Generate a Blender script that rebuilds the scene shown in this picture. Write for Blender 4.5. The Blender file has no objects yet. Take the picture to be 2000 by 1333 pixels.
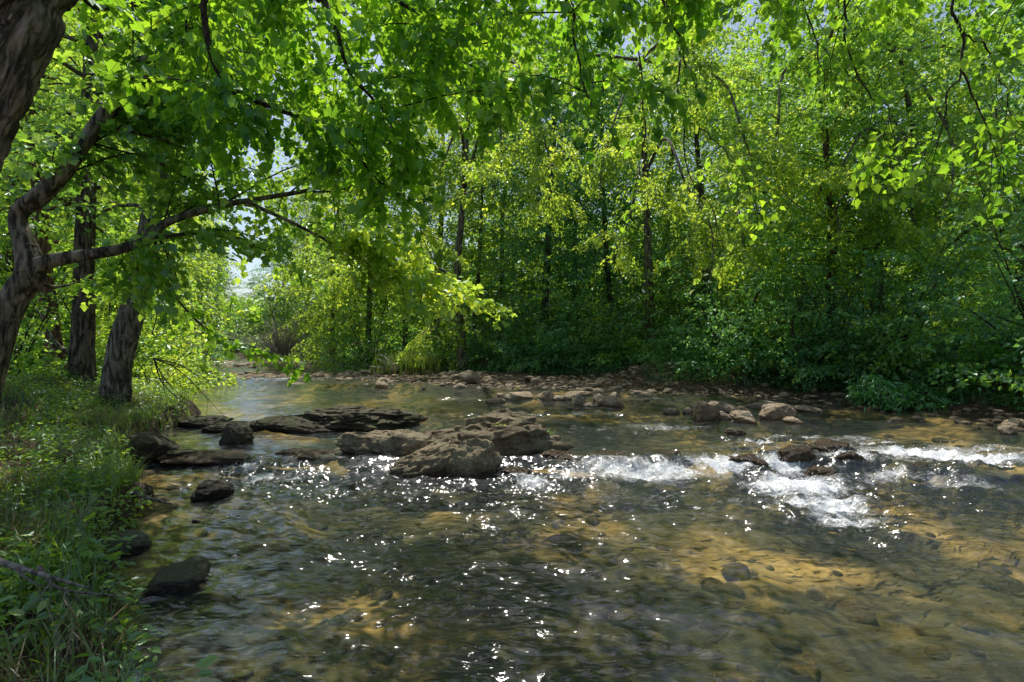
import bpy, math, random
import numpy as np
from mathutils import Vector

sc = bpy.context.scene
COL = sc.collection
RNG = np.random.default_rng(11)
random.seed(5)
CAM_H = 2.0
F = 1000.0          # focal length in photo pixels (18 mm on 36 mm, 2000 px wide)
HZ = 666.0          # horizon row of the photo
PI = math.pi

def G(px, py, z=0.0):
    """point of the horizontal plane z seen at a photo pixel"""
    Y = (CAM_H - z) * F / (py - HZ)
    return np.array([(px - 1000.0) / F * Y, Y, z])
def W(px, py, Y):
    """point at depth Y seen at a photo pixel"""
    return np.array([(px - 1000.0) / F * Y, Y, CAM_H - (py - HZ) / F * Y])

# ------------------------------------------------------------------ noise
def _hash(ix, iy, iz, seed):
    n = (ix.astype(np.int64) * 73856093) ^ (iy.astype(np.int64) * 19349663) ^ (iz.astype(np.int64) * 83492791) ^ (seed * 2654435761)
    n = (n ^ (n >> 13)) * 1274126177
    n = n & 0x7fffffff
    n = (n ^ (n >> 16)) * 668265263
    return (n & 0xffffff) / float(0xffffff)
def vnoise(x, y, z=None, seed=0):
    x = np.asarray(x, float); y = np.asarray(y, float)
    z = np.zeros_like(x) if z is None else np.asarray(z, float)
    ix, iy, iz = np.floor(x), np.floor(y), np.floor(z)
    fx, fy, fz = x - ix, y - iy, z - iz
    ux, uy, uz = [f * f * f * (f * (f * 6 - 15) + 10) for f in (fx, fy, fz)]
    r = 0
    for dx in (0, 1):
        for dy in (0, 1):
            for dz in (0, 1):
                w = (ux if dx else 1 - ux) * (uy if dy else 1 - uy) * (uz if dz else 1 - uz)
                r = r + w * _hash(ix + dx, iy + dy, iz + dz, seed)
    return r * 2 - 1
def fbm(x, y, z=None, octv=4, seed=0, gain=0.5):
    a, f, r = 1.0, 1.0, 0.0
    for i in range(octv):
        r = r + a * vnoise(x * f, y * f, None if z is None else z * f, seed + i * 17)
        a *= gain; f *= 2.03
    return r
def sstep(a, b, x):
    t = np.clip((x - a) / (b - a), 0, 1)
    return t * t * (3 - 2 * t)

# ------------------------------------------------------------------ mesh helpers
def mesh_from(name, V, faces_flat, counts, mat=None, smooth=False, attrs=None):
    me = bpy.data.meshes.new(name)
    V = np.asarray(V, np.float32).reshape(-1, 3)
    faces_flat = np.asarray(faces_flat, np.int32).ravel()
    counts = np.asarray(counts, np.int32).ravel()
    me.vertices.add(len(V)); me.vertices.foreach_set('co', V.ravel())
    me.loops.add(len(faces_flat)); me.loops.foreach_set('vertex_index', faces_flat)
    me.polygons.add(len(counts))
    st = np.concatenate([[0], np.cumsum(counts)[:-1]]).astype(np.int32)
    me.polygons.foreach_set('loop_start', st)
    me.update(calc_edges=True)
    me.polygons.foreach_set('use_smooth', np.full(len(counts), bool(smooth)))
    for k, a in (attrs or {}).items():
        at = me.attributes.new(k, 'FLOAT', 'POINT'); at.data.foreach_set('value', np.asarray(a, np.float32))
    if mat: me.materials.append(mat)
    me.validate(); me.update()
    return me
def link(name, me, parent=None, loc=None, label=None, cat=None, group=None, kind=None, rot=None, scale=None):
    o = bpy.data.objects.new(name, me); COL.objects.link(o)
    if parent is not None: o.parent = parent
    if loc is not None: o.location = tuple(float(v) for v in loc)
    if rot is not None: o.rotation_euler = rot
    if scale is not None: o.scale = scale
    if label: o['label'] = label
    if cat: o['category'] = cat
    if group: o['group'] = group
    if kind: o['kind'] = kind
    return o
def thing(name, label, cat, loc, group=None, rot=None, scale=None):
    return link(name, None, None, loc, label, cat, group, None, rot, scale)
class MB:
    def __init__(s): s.v = []; s.f = []; s.c = []; s.n = 0
    def add(s, V, faces, cnt):
        V = np.asarray(V, float).reshape(-1, 3)
        s.v.append(V); s.f.append(np.asarray(faces).ravel() + s.n); s.c.append(np.asarray(cnt).ravel()); s.n += len(V)
    def mesh(s, name, mat, smooth=False):
        return mesh_from(name, np.concatenate(s.v), np.concatenate(s.f), np.concatenate(s.c), mat, smooth)
    def offset(s, d): s.v = [v - np.asarray(d) for v in s.v]

def resample(P, R, n):
    """Catmull-Rom resampling of a path with radii"""
    P = np.asarray(P, float); R = np.asarray(R, float)
    if len(P) < 2: return P, R
    Q = np.vstack([2 * P[0] - P[1], P, 2 * P[-1] - P[-2]])
    m = len(P) - 1
    t = np.linspace(0, m - 1e-6, n); i = t.astype(int); u = (t - i)[:, None]
    p0, p1, p2, p3 = Q[i], Q[i + 1], Q[i + 2], Q[i + 3]
    out = 0.5 * ((2 * p1) + (-p0 + p2) * u + (2 * p0 - 5 * p1 + 4 * p2 - p3) * u ** 2 + (-p0 + 3 * p1 - 3 * p2 + p3) * u ** 3)
    rr = np.interp(t, np.arange(len(R)), R)
    return out, rr
def tube(mb, P, R, sides=6, furrow=0.0, seed=0, n=None, knots=0.0, flare=None):
    if n: P, R = resample(P, R, n)
    P = np.asarray(P, float); R = np.asarray(R, float)
    k = len(P)
    T = np.gradient(P, axis=0); T /= np.linalg.norm(T, axis=1)[:, None] + 1e-9
    ref = np.array([0.0, 0, 1]) if abs(T[0][2]) < 0.9 else np.array([1.0, 0, 0])
    A = np.cross(T[0], ref); A /= np.linalg.norm(A)
    As = []
    for i in range(k):
        A = A - T[i] * np.dot(A, T[i]); A /= np.linalg.norm(A) + 1e-9; As.append(A)
    As = np.array(As); Bs = np.cross(T, As)
    th = np.linspace(0, 2 * PI, sides, endpoint=False)
    L = np.concatenate([[0], np.cumsum(np.linalg.norm(np.diff(P, axis=0), axis=1))])
    rr = R[:, None] * np.ones((1, sides))
    if knots:
        cx = np.cos(th)[None, :] * 1.3 + seed; cy = np.sin(th)[None, :] * 1.3
        rr = rr * (1 + knots * fbm(cx + 0 * L[:, None], cy + 0 * L[:, None], L[:, None] * 1.3, 3, seed))
    if flare is not None:
        fl = flare * np.exp(-L / (R[0] * 2.2))[:, None]
        rr = rr * (1 + fl * (0.6 + 0.55 * np.cos(th * 4 + 1.3 * seed) + 0.3 * np.cos(th * 3 + seed)))
    if furrow:
        a = th[None, :] * R[:, None] * 0 + th[None, :]
        u = a * 5.2; v = L[:, None] * 1.9
        wob = fbm(np.cos(a) * 2, np.sin(a) * 2, v * 1.1, 2, seed + 3) * 1.0
        nz = np.abs(vnoise(np.cos(a) * 8 + wob, np.sin(a) * 8 + wob, v * 1.3, seed + 9))
        nz2 = np.abs(vnoise(np.cos(a) * 15 + wob, np.sin(a) * 15, v * 4.3, seed + 19))
        rr = rr + furrow * (np.minimum(nz * 2.2, 1) - 0.5) + furrow * 0.4 * (np.minimum(nz2 * 2, 1) - .5)
    V = P[:, None, :] + rr[..., None] * (np.cos(th)[None, :, None] * As[:, None, :] + np.sin(th)[None, :, None] * Bs[:, None, :])
    V = V.reshape(-1, 3)
    i = np.arange(k - 1)[:, None]; j = np.arange(sides)[None, :]; jn = (j + 1) % sides
    q = np.stack([i * sides + j, i * sides + jn, (i + 1) * sides + jn, (i + 1) * sides + j], -1).reshape(-1)
    cnt = np.full((k - 1) * sides, 4)
    cap = np.concatenate([np.arange(sides)[::-1], (k - 1) * sides + np.arange(sides)])
    mb.add(V, np.concatenate([q, cap]), np.concatenate([cnt, [sides, sides]]))

# ------------------------------------------------------------------ leaves
_mr = [(0.0, 0.0), (0.27, -0.05), (0.36, 0.17), (0.54, 0.40), (0.36, 0.50), (0.25, 0.68), (0.0, 1.0)]
def _tmpl_maple():
    v = [(x, y, 0.16 * abs(x) - 0.16 * y * y - 0.08 * x * x) for x, y in _mr] + [(-x, y, 0.10 * abs(x) - 0.16 * y * y) for x, y in _mr[1:-1]]
    right = [0, 1, 2, 3, 4, 5, 6]; left = [0, 6, 11, 10, 9, 8, 7]
    return np.array(v), [right, left]
TMPL = {
    'maple': _tmpl_maple(),
    'oval': (np.array([(0, 0, 0), (.24, .28, .05), (.2, .68, .02), (0, 1, -.13), (-.2, .68, .02), (-.24, .28, .05)]), [[0, 1, 2, 3], [0, 3, 4, 5]]),
    'kite': (np.array([(0, 0, 0), (.36, .42, .09), (0, 1, -.08), (-.36, .42, .09)]), [[0, 1, 2], [0, 2, 3]]),
    'lance': (np.array([(0, 0, 0), (.10, .35, .02), (0, 1, -.2), (-.10, .35, .02)]), [[0, 1, 2], [0, 2, 3]]),
}
def leaves(mb, O, D, N, S, kind):
    T, faces = TMPL[kind]
    O = np.asarray(O); D = np.asarray(D); N = np.asarray(N)
    D = D / (np.linalg.norm(D, axis=1)[:, None] + 1e-9)
    side = np.cross(D, N); side /= np.linalg.norm(side, axis=1)[:, None] + 1e-9
    N = np.cross(side, D)
    m, k = len(O), len(T)
    V = O[:, None, :] + np.asarray(S)[:, None, None] * (T[None, :, 0:1] * side[:, None, :] + T[None, :, 1:2] * D[:, None, :] + T[None, :, 2:3] * N[:, None, :])
    fl = np.concatenate([np.array(f) for f in faces]); cn = np.array([len(f) for f in faces])
    idx = (np.arange(m)[:, None] * k + fl[None, :]).ravel()
    mb.add(V.reshape(-1, 3), idx, np.tile(cn, m))

def spray(lm, wm, P, width, n_tw, n_lf, size, kind, rng, droop=0.5, twig_r=0.004, tw_len=None, start=0.15, upj=0.55, twig_sides=3):
    """leafy side twigs along a bough path P; leaves into lm, twig tubes into wm (may be None)"""
    P, _ = resample(P, np.ones(len(P)), max(8, len(P) * 4))
    L = np.concatenate([[0], np.cumsum(np.linalg.norm(np.diff(P, axis=0), axis=1))]); tot = L[-1]
    T = np.gradient(P, axis=0); T /= np.linalg.norm(T, axis=1)[:, None] + 1e-9
    up = np.array([0, 0, 1.0])
    s = start + (1 - start) * (np.arange(n_tw) + rng.random(n_tw)) / n_tw
    ii = np.clip(np.searchsorted(L, s * tot) , 1, len(P) - 1)
    u = ((s * tot - L[ii - 1]) / (L[ii] - L[ii - 1] + 1e-9))[:, None]
    B = P[ii - 1] * (1 - u) + P[ii] * u
    t = T[ii]
    sd = np.cross(t, up); nn = np.linalg.norm(sd, axis=1)[:, None]
    rnd = rng.normal(size=(n_tw, 3)); rnd[:, 2] *= 0.2
    sd = np.where(nn > 0.25, sd / (nn + 1e-9), rnd / (np.linalg.norm(rnd, axis=1)[:, None] + 1e-9))
    sgn = np.where(np.arange(n_tw) % 2 == 0, 1, -1)[:, None]
    d0 = sd * sgn * (0.8 + 0.3 * rng.random((n_tw, 1))) + t * (0.35 + 0.6 * rng.random((n_tw, 1))) + rng.normal(size=(n_tw, 3)) * 0.22
    d0 /= np.linalg.norm(d0, axis=1)[:, None]
    ln = width * (1.05 - 0.75 * s) * (0.55 + 0.7 * rng.random(n_tw)) + width * 0.12
    v = (np.arange(n_lf)[None, :] + rng.random((n_tw, n_lf))) / n_lf
    v = v ** 0.8
    pos = B[:, None, :] + d0[:, None, :] * (v * ln[:, None])[..., None]
    pos[..., 2] -= droop * (v ** 2) * ln[:, None]
    dirn = d0[:, None, :] + np.array([0, 0, -1.0]) * (droop * 1.3 * v + 0.35)[..., None] + rng.normal(size=pos.shape) * 0.65
    O = pos.reshape(-1, 3) + rng.normal(size=(n_tw * n_lf, 3)) * size * 0.35
    D = dirn.reshape(-1, 3)
    Nn = up[None, :] + rng.normal(size=O.shape) * upj
    Sz = size * (0.55 + 0.75 * rng.random(len(O)))
    leaves(lm, O, D, Nn, Sz, kind)
    if wm is not None:
        for i in range(n_tw):
            vv = np.linspace(0, 1, 5)
            q = B[i] + d0[i] * (vv * ln[i])[:, None]; q[:, 2] -= droop * vv ** 2 * ln[i]
            tube(wm, q, np.linspace(twig_r, twig_r * 0.35, 5), twig_sides)

# ------------------------------------------------------------------ materials
def newmat(name):
    m = bpy.data.materials.new(name); m.use_nodes = True
    nt = m.node_tree; nt.nodes.clear()
    out = nt.nodes.new('ShaderNodeOutputMaterial')
    return m, nt, out
def nd(nt, typ, **kw):
    n = nt.nodes.new(typ)
    for k, v in kw.items():
        if k in n.inputs.keys() if not hasattr(n, k) else False: n.inputs[k].default_value = v
        else: setattr(n, k, v)
    return n
def ramp(nt, fac, stops, interp='LINEAR'):
    r = nt.nodes.new('ShaderNodeValToRGB'); cr = r.color_ramp; cr.interpolation = interp
    while len(cr.elements) < len(stops): cr.elements.new(0.5)
    for e, (p, c) in zip(cr.elements, stops):
        e.position = p; e.color = (c[0], c[1], c[2], 1) if not np.isscalar(c) else (c, c, c, 1)
    nt.links.new(fac, r.inputs[0]); return r.outputs[0]
def mathn(nt, op, a, b=None, clamp=False):
    n = nt.nodes.new('ShaderNodeMath'); n.operation = op; n.use_clamp = clamp
    for i, x in enumerate((a, b)):
        if x is None: continue
        if isinstance(x, (int, float)): n.inputs[i].default_value = x
        else: nt.links.new(x, n.inputs[i])
    return n.outputs[0]
def mixc(nt, fac, a, b, mode='MIX'):
    n = nt.nodes.new('ShaderNodeMix'); n.data_type = 'RGBA'; n.blend_type = mode
    for sock, x in ((n.inputs[0], fac), (n.inputs[6], a), (n.inputs[7], b)):
        if isinstance(x, (int, float)): sock.default_value = x
        elif isinstance(x, tuple): sock.default_value = (*x, 1)
        else: nt.links.new(x, sock)
    return n.outputs[2]
def coords(nt, scale=(1, 1, 1), kind='Object'):
    tc = nt.nodes.new('ShaderNodeTexCoord'); mp = nt.nodes.new('ShaderNodeMapping')
    mp.inputs['Scale'].default_value = scale
    nt.links.new(tc.outputs[kind], mp.inputs[0]); return mp.outputs[0]
def noise(nt, vec, scale, detail=4, rough=0.55, dist=0.0):
    n = nt.nodes.new('ShaderNodeTexNoise')
    n.inputs['Scale'].default_value = scale; n.inputs['Detail'].default_value = detail
    n.inputs['Roughness'].default_value = rough; n.inputs['Distortion'].default_value = dist
    if vec is not None: nt.links.new(vec, n.inputs['Vector'])
    return n.outputs['Fac']
def bump(nt, h, strength, dist, normal=None):
    b = nt.nodes.new('ShaderNodeBump'); b.inputs['Strength'].default_value = strength; b.inputs['Distance'].default_value = dist
    nt.links.new(h, b.inputs['Height'])
    if normal is not None: nt.links.new(normal, b.inputs['Normal'])
    return b.outputs[0]
def worldpos(nt):
    g = nt.nodes.new('ShaderNodeNewGeometry'); return g.outputs['Position']

def leaf_mat(name, cols, trans, tmix=0.5, gloss=0.07, var=0.35, rough=0.38):
    """cols: three reflect colours dark->light; trans: transmitted colour"""
    m, nt, out = newmat(name)
    g = nt.nodes.new('ShaderNodeNewGeometry'); oi = nt.nodes.new('ShaderNodeObjectInfo')
    base = ramp(nt, g.outputs['Random Per Island'], [(0.0, cols[0]), (0.5, cols[1]), (0.93, cols[2]), (1.0, (cols[2][0] * 1.8, cols[2][1] * 1.15, cols[2][2]))])
    tr = ramp(nt, g.outputs['Random Per Island'], [(0.0, tuple(c * 0.6 for c in trans)), (0.55, trans), (1.0, (trans[0] * 1.5, trans[1] * 1.25, trans[2] * 1.2))])
    hs = nt.nodes.new('ShaderNodeHueSaturation')
    hv = mathn(nt, 'MULTIPLY_ADD', oi.outputs['Random'], 0.05); hv.node.inputs[2].default_value = 0.475
    vv = mathn(nt, 'MULTIPLY_ADD', oi.outputs['Random'], var); vv.node.inputs[2].default_value = 1 - var / 2
    nt.links.new(hv, hs.inputs['Hue']); nt.links.new(vv, hs.inputs['Value']); nt.links.new(base, hs.inputs['Color'])
    cl = ramp(nt, noise(nt, worldpos(nt), .75, 3, .6), [(.34, (.55, .68, .72)), (.5, (.95, .97, .95)), (.66, (1.3, 1.18, .95))])  # noise paints lit and dark clumps into the leaf colour
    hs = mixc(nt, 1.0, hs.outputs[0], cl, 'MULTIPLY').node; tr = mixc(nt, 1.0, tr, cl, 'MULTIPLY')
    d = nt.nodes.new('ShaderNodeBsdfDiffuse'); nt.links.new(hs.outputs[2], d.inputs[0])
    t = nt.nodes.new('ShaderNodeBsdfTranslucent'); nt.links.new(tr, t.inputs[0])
    mx = nt.nodes.new('ShaderNodeMixShader'); mx.inputs[0].default_value = tmix
    nt.links.new(d.outputs[0], mx.inputs[1]); nt.links.new(t.outputs[0], mx.inputs[2])
    gl = nt.nodes.new('ShaderNodeBsdfGlossy'); gl.inputs['Roughness'].default_value = rough; gl.inputs['Color'].default_value = (0.85, 0.95, 0.9, 1)
    m2 = nt.nodes.new('ShaderNodeMixShader'); m2.inputs[0].default_value = gloss
    nt.links.new(mx.outputs[0], m2.inputs[1]); nt.links.new(gl.outputs[0], m2.inputs[2])
    nt.links.new(m2.outputs[0], out.inputs[0])
    return m
def bark_mat(name, dark, light, moss=None, scale=1.0, lean=0.0):
    m, nt, out = newmat(name)
    tc = nt.nodes.new('ShaderNodeTexCoord'); rt = nt.nodes.new('ShaderNodeMapping'); rt.inputs['Rotation'].default_value = (0, -lean, 0); nt.links.new(tc.outputs['Object'], rt.inputs[0])
    def sc_(k):
        mp = nt.nodes.new('ShaderNodeMapping'); mp.inputs['Scale'].default_value = k; nt.links.new(rt.outputs[0], mp.inputs[0]); return mp.outputs[0]
    v = sc_((7 * scale, 7 * scale, 1.3 * scale))
    rn = nt.nodes.new('ShaderNodeTexNoise'); rn.noise_type = 'RIDGED_MULTIFRACTAL'; rn.inputs['Scale'].default_value = 1.35; rn.inputs['Detail'].default_value = 3; rn.inputs['Distortion'].default_value = .5
    nt.links.new(v, rn.inputs['Vector'])
    crack = ramp(nt, rn.outputs['Fac'], [(.50, 0.0), (.74, 1.0)])
    n1 = noise(nt, v, 2.2, 6, 0.65, 0.6); n2 = noise(nt, coords(nt, (1, 1, .6)), 2.3, 4)
    c = ramp(nt, n1, [(0.36, tuple(x * .5 for x in dark)), (0.45, dark), (0.53, tuple((a + b) / 2 for a, b in zip(dark, light))), (0.64, light)])
    c = mixc(nt, mathn(nt, 'MULTIPLY', n2, 0.45), c, tuple(x * 0.6 for x in dark))
    c = mixc(nt, mathn(nt, 'MULTIPLY', crack, 0.88), c, tuple(x * 0.22 for x in dark))
    if moss:
        mm = ramp(nt, noise(nt, coords(nt), 3.1, 5, .7), [(0.52, 0.0), (0.66, 0.75)])
        c = mixc(nt, mm, c, moss)
    p = nt.nodes.new('ShaderNodeBsdfPrincipled'); p.inputs['Roughness'].default_value = 0.92
    p.inputs['Specular IOR Level'].default_value = 0.2
    nt.links.new(c, p.inputs['Base Color'])
    hb = mathn(nt, 'ADD', mathn(nt, 'MULTIPLY', n1, .5), mathn(nt, 'MULTIPLY', crack, -.8))
    nt.links.new(bump(nt, hb, 1.0, 0.045 / scale), p.inputs['Normal'])
    nt.links.new(p.outputs[0], out.inputs[0])
    return m
def rock_mat(name, cols, wet_z=0.12, moss=0.0, lichen=0.3):
    m, nt, out = newmat(name)
    oi = nt.nodes.new('ShaderNodeObjectInfo')
    pos = worldpos(nt)
    n1 = noise(nt, pos, 3.0, 8, 0.62, 0.4); n2 = noise(nt, pos, 17, 6, 0.7); n3 = noise(nt, pos, 60, 4, 0.7)
    f = mathn(nt, 'ADD', mathn(nt, 'MULTIPLY', n1, 0.6), mathn(nt, 'MULTIPLY', n2, 0.4))
    c = ramp(nt, f, [(0.3, cols[0]), (0.5, cols[1]), (0.68, cols[2])])
    tint = ramp(nt, oi.outputs['Random'], [(0, (0.62, 0.56, 0.5)), (0.35, (1, .93, .82)), (0.7, (.82, .84, .84)), (1, (1.12, 1.0, .85))])
    c = mixc(nt, 0.8, c, tint, 'MULTIPLY')
    pit = ramp(nt, n2, [(0.30, 0.7), (0.40, 0.0)])
    c = mixc(nt, pit, c, (0.03, 0.027, 0.022))
    wc = nt.nodes.new('ShaderNodeTexNoise'); wc.noise_type = 'RIDGED_MULTIFRACTAL'; wc.inputs['Scale'].default_value = 1.7; wc.inputs['Detail'].default_value = 3
    mpc = nt.nodes.new('ShaderNodeMapping'); mpc.inputs['Scale'].default_value = (1, 1, 2.6); mpc.inputs['Rotation'].default_value = (.2, .35, 0); nt.links.new(pos, mpc.inputs[0]); nt.links.new(mpc.outputs[0], wc.inputs['Vector'])
    c = mixc(nt, ramp(nt, wc.outputs['Fac'], [(.62, 0.0), (.82, .75)]), c, (.035, .03, .024))
    lich = ramp(nt, noise(nt, pos, 6.5, 5, .7), [(.60, 0.0), (.70, .5)])
    c = mixc(nt, lich, c, (.36, .36, .30))
    if moss:
        sx = nt.nodes.new('ShaderNodeNewGeometry'); sp = nt.nodes.new('ShaderNodeSeparateXYZ'); nt.links.new(sx.outputs['Normal'], sp.inputs[0])
        mf = mathn(nt, 'MULTIPLY', ramp(nt, sp.outputs[2], [(0.15, 0.15), (0.7, 1.0)]), ramp(nt, n1, [(0.45, 0.0), (0.6, moss)]))
        c = mixc(nt, mf, c, (0.045, 0.06, 0.012))
    # wet skirt just over the waterline
    s2 = nt.nodes.new('ShaderNodeSeparateXYZ'); nt.links.new(pos, s2.inputs[0])
    zz = mathn(nt, 'ADD', s2.outputs[2], mathn(nt, 'MULTIPLY', n2, 0.10))
    wet = nt.nodes.new('ShaderNodeMapRange'); nt.links.new(zz, wet.inputs[0])
    wet.inputs[1].default_value = wet_z; wet.inputs[2].default_value = wet_z + 0.13; wet.inputs[3].default_value = 1; wet.inputs[4].default_value = 0
    c = mixc(nt, wet.outputs[0], c, mixc(nt, 1.0, c, (0.38, 0.35, 0.30), 'MULTIPLY'))
    p = nt.nodes.new('ShaderNodeBsdfPrincipled')
    rg = mathn(nt, 'MULTIPLY_ADD', wet.outputs[0], -0.6); rg.node.inputs[2].default_value = 0.85
    nt.links.new(rg, p.inputs['Roughness']); nt.links.new(c, p.inputs['Base Color'])
    p.inputs['Specular IOR Level'].default_value = 0.35
    h = mathn(nt, 'ADD', mathn(nt, 'MULTIPLY', n2, 0.7), mathn(nt, 'MULTIPLY', n3, 0.3))
    nt.links.new(bump(nt, h, 1.0, 0.07), p.inputs['Normal'])
    nt.links.new(p.outputs[0], out.inputs[0])
    return m

M = {}
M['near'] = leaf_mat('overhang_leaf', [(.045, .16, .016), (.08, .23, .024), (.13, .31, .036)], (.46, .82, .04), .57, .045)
M['sunny'] = leaf_mat('sunlit_leaf', [(.10, .24, .022), (.16, .31, .032), (.25, .41, .05)], (.72, .96, .09), .58, .06)  # sunlit copy: bright sun put into the leaf colour
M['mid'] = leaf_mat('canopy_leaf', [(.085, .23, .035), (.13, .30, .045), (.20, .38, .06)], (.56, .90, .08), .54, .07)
M['teal'] = leaf_mat('shade_leaf', [(.05, .19, .062), (.085, .26, .088), (.14, .34, .12)], (.34, .72, .13), .5, .07, .35, .5)  # shaded copy: understory shade put into the leaf colour
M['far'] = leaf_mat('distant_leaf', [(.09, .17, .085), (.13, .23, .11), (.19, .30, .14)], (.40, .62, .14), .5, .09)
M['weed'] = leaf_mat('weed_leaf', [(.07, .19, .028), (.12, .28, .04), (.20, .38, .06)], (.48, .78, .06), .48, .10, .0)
M['grass'] = leaf_mat('grass_blade', [(.06, .13, .022), (.105, .21, .032), (.18, .27, .06)], (.34, .54, .05), .48, .08, .0)
M['bark_dark'] = bark_mat('furrowed_bark', (.045, .036, .026), (.28, .22, .16), (.06, .085, .035))
M['bark_lean'] = bark_mat('leaning_furrowed_bark', (.09, .075, .055), (.52, .43, .33), (.09, .11, .05), 1.0, .44)
M['bark_grey'] = bark_mat('grey_bark', (.065, .055, .042), (.40, .34, .26), (.08, .10, .045))
M['bark_red'] = bark_mat('brown_bark', (.08, .042, .03), (.30, .18, .125))
M['bark_pale'] = bark_mat('pale_bark', (.09, .085, .075), (.34, .32, .29))
M['twig'] = bark_mat('twig_bark', (.03, .024, .018), (.14, .11, .085), None, 4)
M['bleached'] = bark_mat('bleached_twig', (.28, .25, .22), (.62, .58, .53), None, 3)
M['drift'] = bark_mat('driftwood', (.13, .11, .09), (.38, .33, .28), None, 2)
M['rock'] = rock_mat('river_rock', [(.075, .055, .036), (.33, .265, .18), (.76, .67, .51)], 0.10, 0.6)
M['rock_up'] = rock_mat('upstream_rock', [(.12, .09, .06), (.36, .285, .20), (.66, .57, .45)], 0.26, 0.0)
M['rock_dark'] = rock_mat('mossy_dark_rock', [(.03, .027, .018), (.095, .08, .055), (.24, .21, .15)], 0.15, 0.9)
M['rock_bank'] = rock_mat('bank_rock', [(.06, .058, .045), (.18, .175, .135), (.40, .38, .31)], 0.07, 0.5)
M['rock_wet'] = rock_mat('wet_ledge_rock', [(.07, .05, .035), (.20, .14, .09), (.42, .31, .20)], 0.6, 0.25)

# ------------------------------------------------------------------ river plan
LB = np.array([(3.2, -6), (2.2, -2.2), (1.0, .2), (-.8, 1.7), (-2.1, 2.85), (-2.65, 3.5), (-3.5, 4.5), (-4.0, 5.3), (-4.35, 6.2), (-5.5, 7.4), (-6.6, 9.0), (-7.1, 11), (-7.6, 12.6), (-11, 16), (-15.5, 22), (-21, 30), (-29, 40), (-44, 49)], float)
RB = np.array([(17, -6), (14.5, 2), (12, 7), (10.8, 10), (10.1, 12.6), (9.1, 14.2), (7.8, 16.0), (4.7, 18.0), (0.5, 19.6), (-4.0, 21.6), (-7.5, 24.5), (-8.6, 28.5), (-9.8, 33), (-12, 38), (-18, 45), (-38, 56)], float)
POLY = np.vstack([LB, RB[::-1]])
def seg_dist(x, y, poly):
    d = np.full(x.shape, 1e9)
    for a, b in zip(poly[:-1], poly[1:]):
        ab = b - a; t = np.clip(((x - a[0]) * ab[0] + (y - a[1]) * ab[1]) / (ab @ ab), 0, 1)
        d = np.minimum(d, np.hypot(x - a[0] - t * ab[0], y - a[1] - t * ab[1]))
    return d
def inside(x, y, poly):
    c = np.zeros(x.shape, bool); n = len(poly); j = n - 1
    for i in range(n):
        xi, yi = poly[i]; xj, yj = poly[j]
        cond = ((yi > y) != (yj > y)) & (x < (xj - xi) * (y - yi) / (yj - yi + 1e-12) + xi)
        c ^= cond; j = i
    return c
LEDGE = np.array([(-9, 8.9), (-6.4, 8.4), (-4.0, 7.9), (-2.9, 7.8), (0, 7.9), (1.95, 7.7), (3.95, 7.7), (5.3, 7.5), (6.1, 7.1), (7.2, 6.9), (9, 6.6), (14, 6.0)], float)
HUMPS = [(1105, 905, .5, .22, .09), (1215, 902, .55, .2, .08), (1310, 902, .4, .2, .07), (1480, 905, .4, .25, .12), (1545, 893, .35, .22, .15), (1620, 882, .55, .22, .10), (1700, 902, .4, .2, .10), (1790, 925, .45, .2, .08), (1890, 942, .5, .2, .07), (1040, 912, .3, .2, .05), (520, 905, .5, .2, .05), (395, 905, .7, .2, .06), (1150, 880, .4, .2, .05), (1370, 890, .5, .18, .05)]
HUMPS = [(G(a, b, .15)[0], G(a, b, .15)[1], c, d, e) for a, b, c, d, e in HUMPS]
def water_level(x, y):
    yl = np.interp(x, LEDGE[:, 0], LEDGE[:, 1]) + 0.18 * vnoise(x * 1.4, x * 0 + 3.3)
    hump = 0
    for hx, hy, rx, ry, hh_ in HUMPS: hump = hump + hh_ * np.exp(-((x - hx) / rx) ** 2 - ((y - hy) / ry) ** 2)
    return hump + 0.19 * sstep(-0.18, 0.32, y - yl) + 0.04 * sstep(1.5, 5.0, y - yl) + 0.004 * np.clip(y - 14, 0, 40)
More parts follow.
